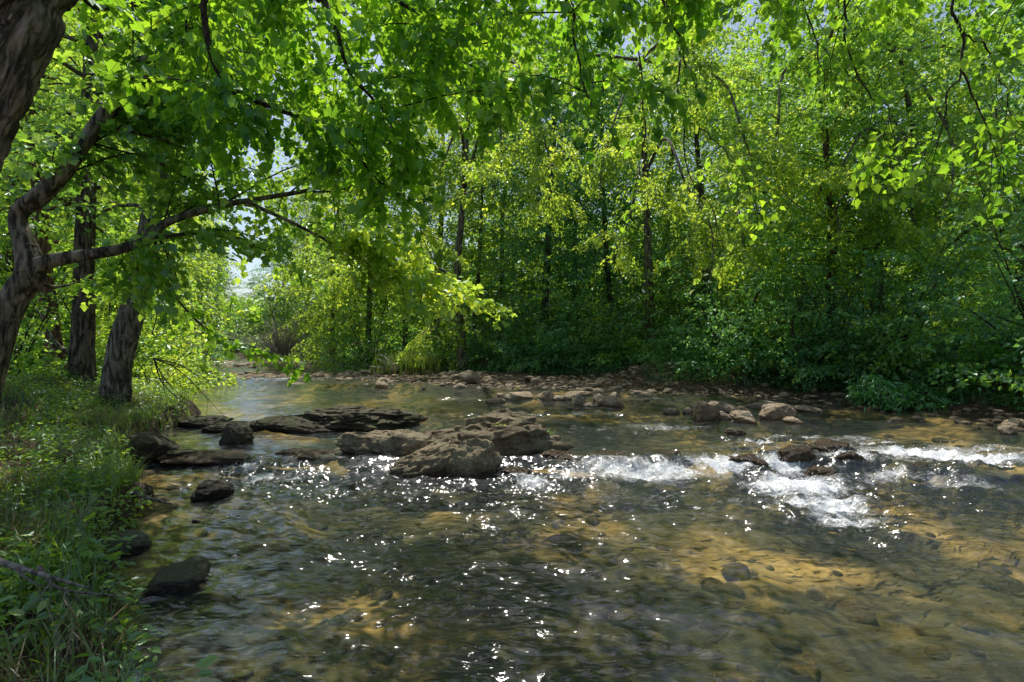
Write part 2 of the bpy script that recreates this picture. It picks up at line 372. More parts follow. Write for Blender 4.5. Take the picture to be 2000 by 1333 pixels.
def ground_z(x, y):
    x = np.asarray(x, float); y = np.asarray(y, float)
    wob = 0.22 * fbm(x * 0.9, y * 0.9, None, 3, 5)
    dl = seg_dist(x, y, LB); dr = seg_dist(x, y, RB); ins = inside(x, y, POLY)
    dd = np.minimum(dl, dr) + wob * np.minimum(1, np.minimum(dl, dr))
    wl = water_level(x, y)
    left = dl < dr
    # bed
    bed = wl - (0.05 + 0.36 * sstep(0, 2.2, dd) + 0.10 * fbm(x * .45, y * .45, None, 2, 21)) + 0.05 * fbm(x * 2.1, y * 2.1, None, 3, 31)
    bedR = wl - (0.02 + 0.20 * sstep(0, 3.5, dd)) + 0.04 * fbm(x * 2.1, y * 2.1, None, 3, 31)
    bed = np.where(left, bed, np.minimum(bedR, bed + .1))
    # left bank: steep lip then gentle rise
    dpos = np.maximum(dd, 0)
    lz = wl - 0.03 + 0.36 * sstep(0, .22, dpos) + 0.52 * sstep(.3, 3.2, dpos) + 0.25 * sstep(3, 14, dpos) + 0.07 * fbm(x * .8, y * .8, None, 4, 41) * sstep(0, .6, dpos)
    bar = sstep(-14, -4, x) * (1 - sstep(3.0, 7.0, x)) * sstep(17, 20, y)          # low cobble bar
    rz_bank = wl - 0.02 + 0.22 * sstep(0, .9, dpos) + 0.75 * sstep(.9, 2.4, dpos) + 0.5 * sstep(2.4, 12, dpos)
    rz_bar = wl - 0.02 + 0.16 * sstep(0, 1.2, dpos) + 0.12 * sstep(1.2, 3.6, dpos) + 0.7 * sstep(3.4, 5.2, dpos) + 0.4 * sstep(5, 14, dpos)
    rz = rz_bank * (1 - bar) + rz_bar * bar + 0.09 * fbm(x * .7, y * .7, None, 4, 51) * sstep(0.3, 1.2, dpos)
    hills = 3.5 * sstep(25, 120, dpos) * (0.5 + 0.5 * vnoise(x * .02, y * .02, None, 3))
    return np.where(ins, bed, np.where(left, lz, rz) + hills)
def gz(x, y): return float(ground_z(np.array([x]), np.array([y]))[0])

def grow(a, b, h, lim, k):
    """dense step h in [a,b], growing outwards to +-lim"""
    c = list(np.arange(a, b + h / 2, h)); s = h; t = b; out = []
    while t < lim: s *= k; t += s; out.append(t)
    s = h; t = a; lo = []
    while t > -lim: s *= k; t -= s; lo.append(t)
    return np.array(lo[::-1] + c + out)
gx = grow(-13, 13, 0.11, 900, 1.07); gy = grow(-1, 26, 0.11, 900, 1.07)
gy = gy[gy > -60]
GX, GY = np.meshgrid(gx, gy)
GZ = ground_z(GX.ravel(), GY.ravel())
nx, ny = len(gx), len(gy)
ii, jj = np.meshgrid(np.arange(nx - 1), np.arange(ny - 1))
q = np.stack([jj * nx + ii, jj * nx + ii + 1, (jj + 1) * nx + ii + 1, (jj + 1) * nx + ii], -1).reshape(-1)
insg = inside(GX.ravel(), GY.ravel(), POLY)
dg = np.minimum(seg_dist(GX.ravel(), GY.ravel(), LB), seg_dist(GX.ravel(), GY.ravel(), RB))
sd = np.where(insg, -dg, dg)

mg, nt, out = newmat('earth_and_riverbed')
pos = worldpos(nt)
at = nt.nodes.new('ShaderNodeAttribute'); at.attribute_name = 'shore'
fl = nt.nodes.new('ShaderNodeMapping'); fl.inputs['Rotation'].default_value = (0, 0, -0.35); fl.inputs['Scale'].default_value = (1, .7, 1); nt.links.new(pos, fl.inputs[0])
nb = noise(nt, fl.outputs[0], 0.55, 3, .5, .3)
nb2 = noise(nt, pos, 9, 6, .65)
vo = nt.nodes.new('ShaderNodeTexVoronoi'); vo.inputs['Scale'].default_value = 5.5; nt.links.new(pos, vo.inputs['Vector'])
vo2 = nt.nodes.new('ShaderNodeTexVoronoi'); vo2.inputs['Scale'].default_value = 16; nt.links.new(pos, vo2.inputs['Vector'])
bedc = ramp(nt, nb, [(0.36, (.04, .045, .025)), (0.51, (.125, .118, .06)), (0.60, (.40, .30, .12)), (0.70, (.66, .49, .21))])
stone = mixc(nt, 0.4, bedc, ramp(nt, vo.outputs['Color'], [(0.15, (.35, .35, .35)), (0.8, (1.5, 1.35, 1.15))]), 'MULTIPLY')
stone = mixc(nt, ramp(nt, vo.outputs['Distance'], [(0.45, 0.0), (0.85, 0.4)]), stone, (.02, .018, .01))
stone = mixc(nt, 0.5, stone, ramp(nt, nb2, [(0.3, (.3, .3, .3)), (0.7, (1.4, 1.4, 1.4))]), 'MULTIPLY')
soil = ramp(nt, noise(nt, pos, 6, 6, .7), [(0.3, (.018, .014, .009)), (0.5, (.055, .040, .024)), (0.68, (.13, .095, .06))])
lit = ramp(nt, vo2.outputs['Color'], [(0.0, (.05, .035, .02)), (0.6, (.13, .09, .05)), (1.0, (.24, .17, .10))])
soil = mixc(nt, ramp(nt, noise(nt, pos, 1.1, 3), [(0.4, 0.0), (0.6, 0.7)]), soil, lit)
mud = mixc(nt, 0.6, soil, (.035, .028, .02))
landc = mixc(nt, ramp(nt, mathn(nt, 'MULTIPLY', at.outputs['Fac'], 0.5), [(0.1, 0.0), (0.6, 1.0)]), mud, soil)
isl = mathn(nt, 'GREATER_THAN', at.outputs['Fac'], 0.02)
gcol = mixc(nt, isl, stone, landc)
p = nt.nodes.new('ShaderNodeBsdfPrincipled'); p.inputs['Roughness'].default_value = .85; p.inputs['Specular IOR Level'].default_value = .2
nt.links.new(gcol, p.inputs['Base Color'])
hh = mathn(nt, 'ADD', nb2, mathn(nt, 'MULTIPLY', vo.outputs['Distance'], -1.0))
nt.links.new(bump(nt, hh, .8, .06), p.inputs['Normal']); nt.links.new(p.outputs[0], out.inputs[0])
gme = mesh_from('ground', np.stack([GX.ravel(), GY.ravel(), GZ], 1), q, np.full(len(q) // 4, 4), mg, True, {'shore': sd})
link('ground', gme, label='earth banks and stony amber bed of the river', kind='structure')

# ------------------------------------------------------------------ water
rows = [1.0]
while rows[-1] < 58: rows.append(rows[-1] * 1.0052 + 0.0012)
rows = np.array(rows); rows = np.concatenate([np.linspace(-5.5, 0.95, 40), rows])
NC = 760
tt = np.linspace(-1, 1, NC)
half = 3.2 + 1.28 * np.maximum(rows, 0)
WX = (tt[None, :] * half[:, None]) + np.where(rows < 2, 2.5, 2.5 * np.exp(-(rows - 2) / 3))[:, None] * 0.6
WY = np.repeat(rows[:, None], NC, 1)
x = WX.ravel(); y = WY.ravel()
lev = water_level(x, y)
def blob(px, py, rx, ry, s, z=0.05):
    """foam / riffle patch: centre and half size in metres on the river"""
    c = G(px, py, z); return (c[0], c[1], rx, ry, s)
FOAM = [blob(1120, 925, .6, .25, .6), blob(1040, 935, .35, .3, .8), blob(1230, 922, .6, .18, .7), blob(1420, 908, .75, .22, 1.0, .1), blob(1560, 950, .8, .45, 1.15, .0), blob(1610, 985, .65, .4, 1.0, 0), blob(1650, 1015, .6, .35, .7, 0),
        blob(1530, 915, .45, .3, .9), blob(1660, 905, .5, .25, .9, .1), blob(1730, 930, .5, .2, .7), blob(1800, 890, 1.0, .3, 1.05, .15), blob(1930, 905, 1.1, .3, 1.0, .12), blob(1700, 872, .6, .16, .8, .17),
        blob(1900, 880, 1.2, .35, .6, .17), blob(1550, 855, 1.0, .2, .65, .2), blob(1480, 862, .5, .12, .8, .2), blob(1650, 860, 1.2, .3, .5, .2),
        blob(520, 930, .55, .24, .85), blob(480, 918, .3, .14, .8), blob(620, 950, .7, .3, .4), blob(1500, 985, 1.3, .6, .38, 0), blob(1680, 1020, .6, .4, .45, 0),
        blob(1100, 812, 1.6, .25, .55, .2), blob(960, 815, .8, .22, .5, .2), blob(1300, 835, 1.6, .4, .5, .2), blob(880, 780, 1.0, .15, .45, .22), blob(650, 800, .8, .16, .35, .22),
        blob(560, 812, .9, .14, .4, .22), blob(400, 737, 4.2, .6, .75, .23), blob(560, 742, 3.0, .5, .55, .23), blob(660, 740, 3.0, .4, .6, .23), blob(1290, 780, 1.2, .3, .5, .23), blob(1330, 770, 1.2, .3, .4, .23),
        blob(640, 710, 6, 1.2, .4, .25), blob(480, 712, 6, 1.0, .6, .25), blob(1850, 985, 1.5, .8, .25, 0), blob(1950, 1000, 1.2, .8, .25, 0), blob(1750, 960, 1.0, .4, .3, 0)]
foam = np.zeros_like(x)
for cx, cy, rx, ry, s in FOAM:
    foam = np.maximum(foam, s * np.exp(-((x - cx) / rx) ** 2 - ((y - cy) / ry) ** 2))
ledge_d = y - np.interp(x, LEDGE[:, 0], LEDGE[:, 1])
foam = np.maximum(foam, (.50 + .42 * vnoise(x * 1.3, x * 0 + 5, None, 8)) * np.exp(-((ledge_d + .12) / .34) ** 2) * sstep(.1, .9, x))
foam = np.maximum(foam, (.34 + .25 * vnoise(x * .9, y * .9, None, 18)) * np.exp(-((ledge_d - .9) / .8) ** 2) * sstep(2.2, 3.6, x))
foam = np.maximum(foam, .42 * np.exp(-((ledge_d + .05) / .22) ** 2) * sstep(-.2, -.5, x))
turb = np.zeros_like(x)
for cx, cy, rx, ry, s in FOAM:
    turb = np.maximum(turb, min(1, s * 1.2) * np.exp(-((x - cx) / (rx * 1.7)) ** 2 - ((y - cy) / (ry * 2.4)) ** 2))
chop = 0.35 + 0.65 * sstep(-5.5, -1.0, ledge_d) * (1 - sstep(.6, 3.0, ledge_d)) 
chop = chop * (0.55 + 0.45 * sstep(-3.5, -1.0, x))
chop = chop * np.clip(.75 + .9 * fbm(x * .55 + .3 * y, y * .35, None, 3, 90), .25, 1.6)
chop = np.where(ledge_d > 0, chop * np.where(x < -1.0, .35, .8), chop)
z = lev.copy()
rw = np.random.default_rng(3)
for lam, amp, n in ((1.5, .010, 4), (.8, .009, 6), (.42, .0070, 8), (.24, .0042, 9), (.14, .0017, 9)):
    for i in range(n):
        a = rw.normal(-PI / 2 + 0.15, 0.5); l = lam * rw.uniform(.75, 1.3); k = 2 * PI / l
        ph = rw.uniform(0, 6.28)
        wx = x + .25 * lam * vnoise(x / lam * .6, y / lam * .6, None, 100 + i); wy = y + .25 * lam * vnoise(x / lam * .6 + 9, y / lam * .6, None, 130 + i)
        z += amp * (0.34 + .60 * chop) * np.sin(k * (math.cos(a) * wx + math.sin(a) * wy) + ph) * (.4 + .6 * np.clip(vnoise(x / lam * .35, y / lam * .35, None, 200 + i) + .5, 0, 1))
z += turb * (0.065 * fbm(x * 3.2, y * 3.2, None, 3, 61) + 0.042 * (1 - 2 * np.abs(vnoise(x * 7, y * 8, None, 71))) + .012 * vnoise(x * 22, y * 22, None, 72))
# dead slack edge
dl = seg_dist(x, y, LB)
insw = inside(x, y, POLY); dedge = np.minimum(dl, seg_dist(x, y, RB))
keep = insw | (dedge < 0.45)
K = keep.reshape(len(rows), NC)
i, j = np.meshgrid(np.arange(NC - 1), np.arange(len(rows) - 1))
fk = (K[:-1, :-1] | K[1:, 1:] | K[:-1, 1:] | K[1:, :-1])
qq = np.stack([j * NC + i, j * NC + i + 1, (j + 1) * NC + i + 1, (j + 1) * NC + i], -1)[fk]
used = np.zeros(len(x), bool); used[qq.ravel()] = True
remap = np.cumsum(used) - 1
mw, nt, out = newmat('river_water')
pos = worldpos(nt)
fa = nt.nodes.new('ShaderNodeAttribute'); fa.attribute_name = 'foam'
ta = nt.nodes.new('ShaderNodeAttribute'); ta.attribute_name = 'chop'
m1 = nt.nodes.new('ShaderNodeMapping'); m1.inputs['Rotation'].default_value = (0, 0, .22); m1.inputs['Scale'].default_value = (1.0, 2.1, 1.6); nt.links.new(pos, m1.inputs[0])
w1 = noise(nt, m1.outputs[0], 2.6, 2, .5, 1.0); w2 = noise(nt, m1.outputs[0], 6.5, 2, .5, 1.0); w2.node.noise_type = 'RIDGED_MULTIFRACTAL'; w2.node.normalize = True; w3 = noise(nt, m1.outputs[0], 24, 1, .5)
hw = mathn(nt, 'ADD', mathn(nt, 'MULTIPLY', w1, 1.0), mathn(nt, 'ADD', mathn(nt, 'MULTIPLY', w2, .5), mathn(nt, 'MULTIPLY', mathn(nt, 'MULTIPLY', w3, ta.outputs['Fac']), .07)))
bn = nt.nodes.new('ShaderNodeBump'); bn.inputs['Distance'].default_value = .055
nt.links.new(hw, bn.inputs['Height'])
bs = mathn(nt, 'MULTIPLY_ADD', ta.outputs['Fac'], .5); bs.node.inputs[2].default_value = .25
nt.links.new(bs, bn.inputs['Strength'])
fr = nt.nodes.new('ShaderNodeFresnel'); fr.inputs['IOR'].default_value = 1.5; nt.links.new(bn.outputs[0], fr.inputs['Normal'])
tp = nt.nodes.new('ShaderNodeBsdfTransparent'); tp.inputs[0].default_value = (.90, .88, .74, 1)
gl = nt.nodes.new('ShaderNodeBsdfGlossy'); gl.inputs['Roughness'].default_value = .12; gl.inputs['Color'].default_value = (1, 1, 1, 1); nt.links.new(bn.outputs[0], gl.inputs['Normal'])
df = nt.nodes.new('ShaderNodeBsdfDiffuse'); df.inputs[0].default_value = (.20, .235, .245, 1)  # blue-grey: slight turbidity, with sky reflection painted into the diffuse colour
turbid_sheen = nt.nodes.new('ShaderNodeMixShader'); turbid_sheen.inputs[0].default_value = .10
nt.links.new(tp.outputs[0], turbid_sheen.inputs[1]); nt.links.new(df.outputs[0], turbid_sheen.inputs[2])
mx = nt.nodes.new('ShaderNodeMixShader'); nt.links.new(fr.outputs[0], mx.inputs[0]); nt.links.new(turbid_sheen.outputs[0], mx.inputs[1]); nt.links.new(gl.outputs[0], mx.inputs[2])
m3 = nt.nodes.new('ShaderNodeMapping'); m3.inputs['Rotation'].default_value = (0, 0, -.3); m3.inputs['Scale'].default_value = (1.0, 1.5, 1); nt.links.new(pos, m3.inputs[0])
fn1 = noise(nt, m3.outputs[0], 5.5, 6, .75, 1.2); fn2 = noise(nt, m3.outputs[0], 22, 4, .7, .8)
fn = mathn(nt, 'ADD', mathn(nt, 'MULTIPLY', fn1, .6), mathn(nt, 'MULTIPLY', fn2, .4))
fs = mathn(nt, 'ADD', fn, mathn(nt, 'MULTIPLY', fa.outputs['Fac'], .52))
ff = ramp(nt, fs, [(0.70, 0.0), (0.80, .25), (0.90, .8), (1.0, .95)])
fd = nt.nodes.new('ShaderNodeBsdfDiffuse'); fd.inputs[0].default_value = (.86, .87, .88, 1)
fb = nt.nodes.new('ShaderNodeBump'); fb.inputs['Distance'].default_value = .03; fb.inputs['Strength'].default_value = .8; nt.links.new(fn2, fb.inputs['Height']); nt.links.new(fb.outputs[0], fd.inputs['Normal'])
mf = nt.nodes.new('ShaderNodeMixShader'); nt.links.new(ff, mf.inputs[0]); nt.links.new(mx.outputs[0], mf.inputs[1]); nt.links.new(fd.outputs[0], mf.inputs[2])
nt.links.new(mf.outputs[0], out.inputs[0])
wme = mesh_from('water', np.stack([x, y, z], 1)[used], remap[qq.ravel()], np.full(len(qq), 4), mw, True,
                {'foam': foam[used], 'chop': np.clip(chop + turb, 0, 1.3)[used]})
link('water', wme, label='clear shallow river running over a rocky ledge', kind='structure')

rs = np.random.default_rng(41); OV = np.array([(1, 0, 0), (-1, 0, 0), (0, 1, 0), (0, -1, 0), (0, 0, 1), (0, 0, -1)], float)
OF = np.array([(0, 2, 4), (2, 1, 4), (1, 3, 4), (3, 0, 4), (2, 0, 5), (1, 2, 5), (3, 1, 5), (0, 3, 5)])
pf = np.clip(foam - .45, 0, 1) ** 1.5 * (y > 6.2) * (y < 10.5) * keep; pf = pf / pf.sum(); pick = rs.choice(len(x), 2600, p=pf)
mb = MB(); dr = rs.uniform(.003, .010, len(pick)); cc = np.stack([x[pick] + rs.normal(0, .03, len(pick)), y[pick] + rs.normal(0, .03, len(pick)), z[pick] + np.abs(rs.normal(0, .045, len(pick)))], 1)
mb.add((cc[:, None, :] + OV[None] * dr[:, None, None]).reshape(-1, 3), (np.arange(len(pick))[:, None] * 6 + OF.ravel()[None]).ravel(), np.full(len(pick) * 8, 3))
msp, nt, out = newmat('splash'); p = nt.nodes.new('ShaderNodeBsdfPrincipled'); p.inputs['Base Color'].default_value = (.85, .87, .9, 1); p.inputs['Roughness'].default_value = .15; nt.links.new(p.outputs[0], out.inputs[0])
link('splash', mb.mesh('splash', msp, True), label='white drops thrown up along the cascade', kind='stuff')
# ------------------------------------------------------------------ rocks
_ico = None
def ico(sub):
    import bmesh
    bm = bmesh.new(); bmesh.ops.create_icosphere(bm, subdivisions=sub, radius=1.0)
    V = np.array([v.co[:] for v in bm.verts]); Fc = np.array([[v.index for v in f.verts] for f in bm.faces]); bm.free()
    return V, Fc
ICO = {s: ico(s) for s in (3, 4, 5, 6)}
def rock_mesh(name, dims, seed, mat, sub=4, facets=7, rough=.12, layered=0.0, sharp=.75):
    """boulder: sphere cut by random planes, noise, optional bedding steps"""
    V, Fc = ICO[sub]
    rg = np.random.default_rng(seed)
    V = V.copy()
    for k in range(facets):
        n = rg.normal(size=3); n[2] *= .8; n /= np.linalg.norm(n)
        h = rg.uniform(.55, .86)
        d = V @ n
        V = V - np.where(d > h, (d - h) * sharp, 0)[:, None] * n[None, :]
    s = seed * 1.37
    V = V * (1 + rough * fbm(V[:, 0] * 1.4 + s, V[:, 1] * 1.4, V[:, 2] * 1.4 + s, 5, seed, .55))[:, None]
    V = V + (0.011 if sub > 4 else 0) * np.stack([fbm(V[:, 0] * 15 + s, V[:, 1] * 15, V[:, 2] * 15, 2, seed + 5 + i) for i in range(3)], 1)
    V = V + ((0.055 if sub > 4 else .035) * rough / .12) * np.stack([fbm(V[:, 0] * 5 + s, V[:, 1] * 5, V[:, 2] * 5, 3, seed + i) for i in range(3)], 1)
    if layered:
        tilt = V[:, 2] + .35 * V[:, 0] + .12 * V[:, 1]
        st = np.abs(((tilt * 4.5 + .5 * vnoise(V[:, 0] * 2, V[:, 1] * 2, None, seed)) % 1) - .5)
        V = V * (1 + layered * (st - .25))[:, None]
    V = V * np.array(dims) / 2
    return mesh_from(name, V, Fc.ravel(), np.full(len(Fc), 3), mat, True)
def rock_px(name, px, py, wpx, hpx, seed, mat, label, zb=0.0, depth=None, rz=0.0, tilt=(0, 0), sub=4, cat='boulder', group=None, sink=.35, **kw):
    """rock whose waterline foot is seen at (px,py) and spans wpx x hpx photo pixels"""
    c = G(px, py, zb); s = c[1] / F
    w = wpx * s; h = hpx * s * 1.0
    d = depth if depth else w * .7
    H = h / (1 - sink) 
    me = rock_mesh(name, (w * 1.06, d, H * 1.15), seed, mat, sub, **kw)
    return link(name, me, None, (c[0], c[1] + d * .42, zb + H * (.5 - sink)), label, cat, group, None, (tilt[0], tilt[1], rz))
R_ = M['rock']; RU = M['rock_up']; RD = M['rock_dark']; RWt = M['rock_wet']
# main midstream outcrop
rock_px('boulder', 748, 905, 235, 60, 101, R_, 'long sloping slab, left part of the midstream outcrop', .06, 1.15, .12, (.2, .1), 6, layered=.07, rough=.17, facets=11, sharp=.9)
rock_px('boulder', 978, 896, 300, 76, 102, R_, 'broadest midstream rock with a green weed tuft on its right shoulder', .10, 1.35, -.1, (.22, -.04), 6, layered=.08, rough=.18, facets=12, sharp=.9)
rock_px('boulder', 912, 934, 122, 68, 103, R_, 'blocky tan boulder in front of the midstream outcrop', .0, .62, .1, (.16, .08), 6, rough=.10, facets=12, sharp=.92)
rock_px('boulder', 836, 928, 175, 54, 104, R_, 'wedge of rock sloping into the water left of the blocky tan boulder', .0, .6, .3, (.2, -.35), 6, layered=.1, facets=10)
rock_px('boulder', 1066, 880, 55, 26, 105, R_, 'small mossy stone on the right tip of the midstream outcrop', .17, .4, 0, (0, 0), 5)
# dark upstream shelf
rock_px('boulder', 668, 840, 270, 33, 111, RD, 'long low dark shelf of rock in the left pool upstream of the outcrop', .22, 1.5, .05, (.06, .03), 6, layered=.08, rough=.24)
rock_px('boulder', 560, 843, 170, 20, 112, RD, 'low dark rock joined to the left end of the long shelf', .22, .9, 0, (0, .08), 5)
rock_px('boulder', 450, 842, 130, 12, 113, RD, 'flat dark rock between the grassy left bank and the low shelf', .22, .9, 0.2, (0, 0), 5)
rock_px('boulder', 370, 834, 130, 15, 114, RD, 'dark ledge rock at the foot of the shrubby left bank', .22, .9, -.2, (0, 0), 5)
rock_px('boulder', 446, 866, 66, 30, 115, RD, 'single dark rounded rock standing in the left pool', .2, .5, .1, (0, .08), 5, facets=9)
rock_px('boulder', 258, 893, 112, 42, 116, RD, 'black sloping boulder against the grassy left bank', .16, .9, .2, (.0, .22), 5, facets=9)
rock_px('boulder', 395, 908, 230, 18, 117, RWt, 'dark wet ledge under the small left waterfall', .06, .7, 0, (0, 0), 5)
rock_px('boulder', 575, 905, 150, 20, 118, RWt, 'wet black ledge between the left waterfall and the long slab', .08, .6, 0, (0, 0), 5)
rock_px('boulder', 345, 888, 60, 6, 119, RD, 'thin flat stone in the shallow left pool', .18, .4, 0, (0, 0), 4)
rock_px('boulder', 398, 978, 72, 26, 120, RD, 'low dark stone downstream of the left waterfall', .0, .45, .1, (0, 0), 5)
# near left bank stones
rock_px('boulder', 282, 1182, 150, 32, 121, M['rock_bank'], 'big flat grey boulder lying by the near left bank', .0, .75, .25, (.1, -.06), 6, facets=16, rough=.06, sharp=1.0)
rock_px('boulder', 190, 1090, 118, 30, 122, M['rock_bank'], 'grey green stone half in the shallows under the near left bank', .0, .5, .1, (.05, 0), 5, rough=.1)
rock_px('boulder', 128, 1050, 52, 30, 123, M['rock_bank'], 'small stone stuck in the cut edge of the left bank', .03, .35, .2, (0, .2), 4)
rock_px('boulder', 225, 1000, 90, 40, 124, RD, 'dark boulder tucked under the overhanging grass of the left bank', .0, .5, .2, (0, 0), 5)
# ledge rocks of the right cascade
for k, (px, py, w, h, z0, lab) in enumerate([
    (1012, 930, 60, 14, .0, 'wet stone at the right foot of the blocky tan boulder'),
    (1105, 908, 110, 18, .08, 'wet black rock at the left start of the white cascade'),
    (1215, 905, 120, 16, .1, 'low wet rock humped under the middle of the cascade'),
    (1315, 905, 95, 18, .08, 'dark wet rock left of the bright tongue of foam'),
    (1480, 915, 90, 20, .08, 'water covered hump right of the bright tongue of foam'),
    (1565, 913, 80, 38, .06, 'olive brown rock with water sheeting over it in the cascade'),
    (1640, 892, 110, 22, .14, 'broad wet rock at the top of the right cascade'),
    (1668, 924, 62, 34, .02, 'brown rock standing clear at the front of the right cascade'),
    (1718, 905, 70, 18, .1, 'wet rock just right of the brown standing rock'),
    (1808, 935, 62, 26, .02, 'small dark rock at the right tail of the cascade'),
    (1900, 945, 55, 14, .0, 'low wet stone near the right end of the ledge'),
    (1620, 935, 80, 16, .0, 'low wet stone under the main white chute'),
    (1440, 850, 42, 12, .2, 'small reddish stone in the riffle above the cascade')]):
    rock_px('boulder', px, py, w, h, 140 + k, RWt, lab, z0, None, random.uniform(-.4, .4), (random.uniform(-.1, .1), random.uniform(-.15, .15)), 5, facets=8, sink=.35 if k in (5, 7, 9) else .5)
# bright pile in the riffle, right of centre
for k, (px, py, w, h, tl, lab) in enumerate([
    (1312, 810, 42, 14, 0, 'low grey stone at the left end of the right hand rock pile'),
    (1345, 808, 24, 12, 0, 'small tan stone second from the left in the right hand rock pile'),
    (1372, 806, 46, 20, -.1, 'pale rounded rock high in the right hand rock pile'),
    (1384, 822, 62, 32, -.5, 'pale slanting slab leaning left in the right hand rock pile'),
    (1425, 810, 52, 18, .1, 'grey brown rock behind the slanting slab'),
    (1418, 821, 34, 16, .2, 'small brown rock at the foot of the slanting slab'),
    (1458, 826, 60, 20, .15, 'pale flat faced rock in the middle of the right hand rock pile'),
    (1452, 808, 45, 12, 0, 'flat brown stone at the back of the right hand rock pile'),
    (1530, 822, 84, 28, -.1, 'largest tan boulder of the right hand rock pile'),
    (1556, 828, 44, 10, 0, 'flat stone in front of the largest tan boulder'),
    (1520, 800, 100, 14, .05, 'dark shaded slab behind the largest tan boulder'),
    (1585, 806, 60, 10, .1, 'low shaded stone right of the largest tan boulder'),
    (1393, 800, 40, 14, -.2, 'small pale stone tucked behind the slanting slab')]):
    rock_px('boulder', px, py, w, h, 170 + k, RU, lab, .22, None, random.uniform(-.5, .5), (0, tl), 5, facets=12, sharp=.9)
# stones in front of the cobble bar, centre
for k, (px, py, w, h, tl, lab) in enumerate([
    (970, 789, 42, 13, .0, 'dark flat stone at the left end of the central stone islet'),
    (1005, 782, 90, 16, .05, 'broad low rock on the left of the central stone islet'),
    (1072, 784, 30, 20, -.7, 'upright tilted slab on the central stone islet'),
    (1062, 780, 30, 12, 0, 'small stone behind the tilted slab of the central islet'),
    (1100, 784, 46, 11, 0, 'flat stone right of the tilted slab on the central islet'),
    (1133, 793, 24, 22, .3, 'dark faced block on the central stone islet'),
    (1160, 796, 40, 9, .1, 'pale flat stone in the water before the central islet'),
    (1195, 795, 54, 20, .05, 'smooth pale boulder on the right end of the central islet'),
    (1172, 788, 24, 18, .3, 'grey stone touching the smooth pale boulder'),
    (1130, 776, 60, 10, 0, 'low brown stone at the back of the central islet'),
    (740, 760, 32, 14, .05, 'tan boulder at the water edge of the cobble bar'),
    (826, 764, 10, 7, 0, 'little dark stone in the water off the cobble bar'),
    (895, 760, 28, 11, 0, 'round pale stone at the front of the cobble bar'),
    (918, 740, 46, 14, .1, 'large grey boulder at the back of the cobble bar'),
    (1048, 747, 24, 8, 0, 'orange flat stone on the shaded end of the cobble bar'),
    (770, 723, 30, 12, 0, 'grey boulder beside the driftwood snag'),
    (715, 720, 26, 12, 0, 'grey stone left of the driftwood snag'),
    (608, 727, 60, 9, 0, 'long pale slab in the far pool left of the bar'),
    (575, 752, 40, 4, 0, 'thin flat tan slab just breaking the calm water')]):
    c = G(px, py, .24)
    zb = max(.22, gz(c[0], c[1]) )
    rock_px('boulder', px, py, w, h, 200 + k, RU, lab, zb, None, random.uniform(-.5, .5), (0, tl), 4, facets=12, sharp=.9)
# right margin
for k, (px, py, w, h, lab) in enumerate([
    (1918, 797, 66, 34, 'big round dark boulder at the foot of the right bank'),
    (1922, 806, 36, 13, 'pale stone below the big round dark boulder'),
    (1880, 800, 60, 22, 'grey rock left of the big round dark boulder'),
    (1755, 826, 40, 8, 'flat stone in the shallows before the leafy right bank shrub'),
    (1800, 822, 30, 7, 'small flat stone nearest the leafy right bank shrub'),
    (1806, 826, 14, 6, 'little pale stone in the right shallows'),
    (1960, 826, 24, 12, 'pale stone left of the heap at the right edge'),
    (1985, 820, 34, 12, 'grey stone at the back of the heap at the right edge'),
    (1990, 838, 44, 16, 'broad grey stone of the heap at the right edge'),
    (1978, 848, 44, 14, 'front stone of the heap at the right edge'),
    (1875, 826, 14, 6, 'lone small stone in the right shallows')]):
    rock_px('boulder', px, py, w, h, 240 + k, RD if k in (0,) else RU, lab, .2, None, random.uniform(-.5, .5), (0, random.uniform(-.1, .1)), 4)

# cobbles of the bar: about 260 individual stones, the rest as one mass of gravel
CV = [rock_mesh('cobble', (1, .75, .48), 300 + i, RU, 3, 9, .12, 0, .9) for i in range(7)]
rc = np.random.default_rng(77)
cand = []
while len(cand) < 1500:
    t = rc.random(); px = 620 + 700 * t
    if t < .5: py = rc.uniform(728, 762 )
    else: py = rc.uniform(744, 776)
    c = G(px, py, .28)
    X, Y = c[0], c[1]
    dR = seg_dist(np.array([X]), np.array([Y]), RB)[0]; ins_ = inside(np.array([X]), np.array([Y]), POLY)[0]
    if ins_ and dR > .9 and rc.random() < .85: continue
    if not ins_ and dR > 4.6: continue
    s = float(np.exp(rc.normal(-1.75, .5)))
    cand.append((s / Y, s, X, Y))
cand.sort(key=lambda a: -a[0])
for i, (_, s, X, Y) in enumerate(cand[:280]):
    s = min(s, .75)
    far = 'nearer the calm pool' if X < -2.5 else ('in the sunlit middle' if X < 3 else 'at the shaded right end')
    link('cobble', CV[i % 7], None, (X, Y, max(gz(X, Y), .16) + s * .06), 'grey brown cobble on the stony bar, ' + far, 'cobble', 'cobbles on the bar ' + far, None,
         (rc.uniform(-.25, .25), rc.uniform(-.25, .25), rc.uniform(0, 6.28)), (s, s, s * rc.uniform(.45, 1.0)))
def scatter_mesh(name, pts, variants, mat, label, cat=None, group=None):
    mb = MB()
    for (X, Y, Z, s) in pts:
        me = variants[rc.integers(len(variants))]
        V, Fc = me
        a = rc.uniform(0, 6.28); ca, sa = math.cos(a), math.sin(a)
        R = np.array([[ca, -sa, 0], [sa, ca, 0], [0, 0, rc.uniform(.7, 1.3)]])
        mb.add(V @ R.T * s + np.array([X, Y, Z]), Fc.ravel(), np.full(len(Fc), 3))
    return link(name, mb.mesh(name, mat, True), label=label, kind='stuff')
small = []
V2, F2 = ico(2)
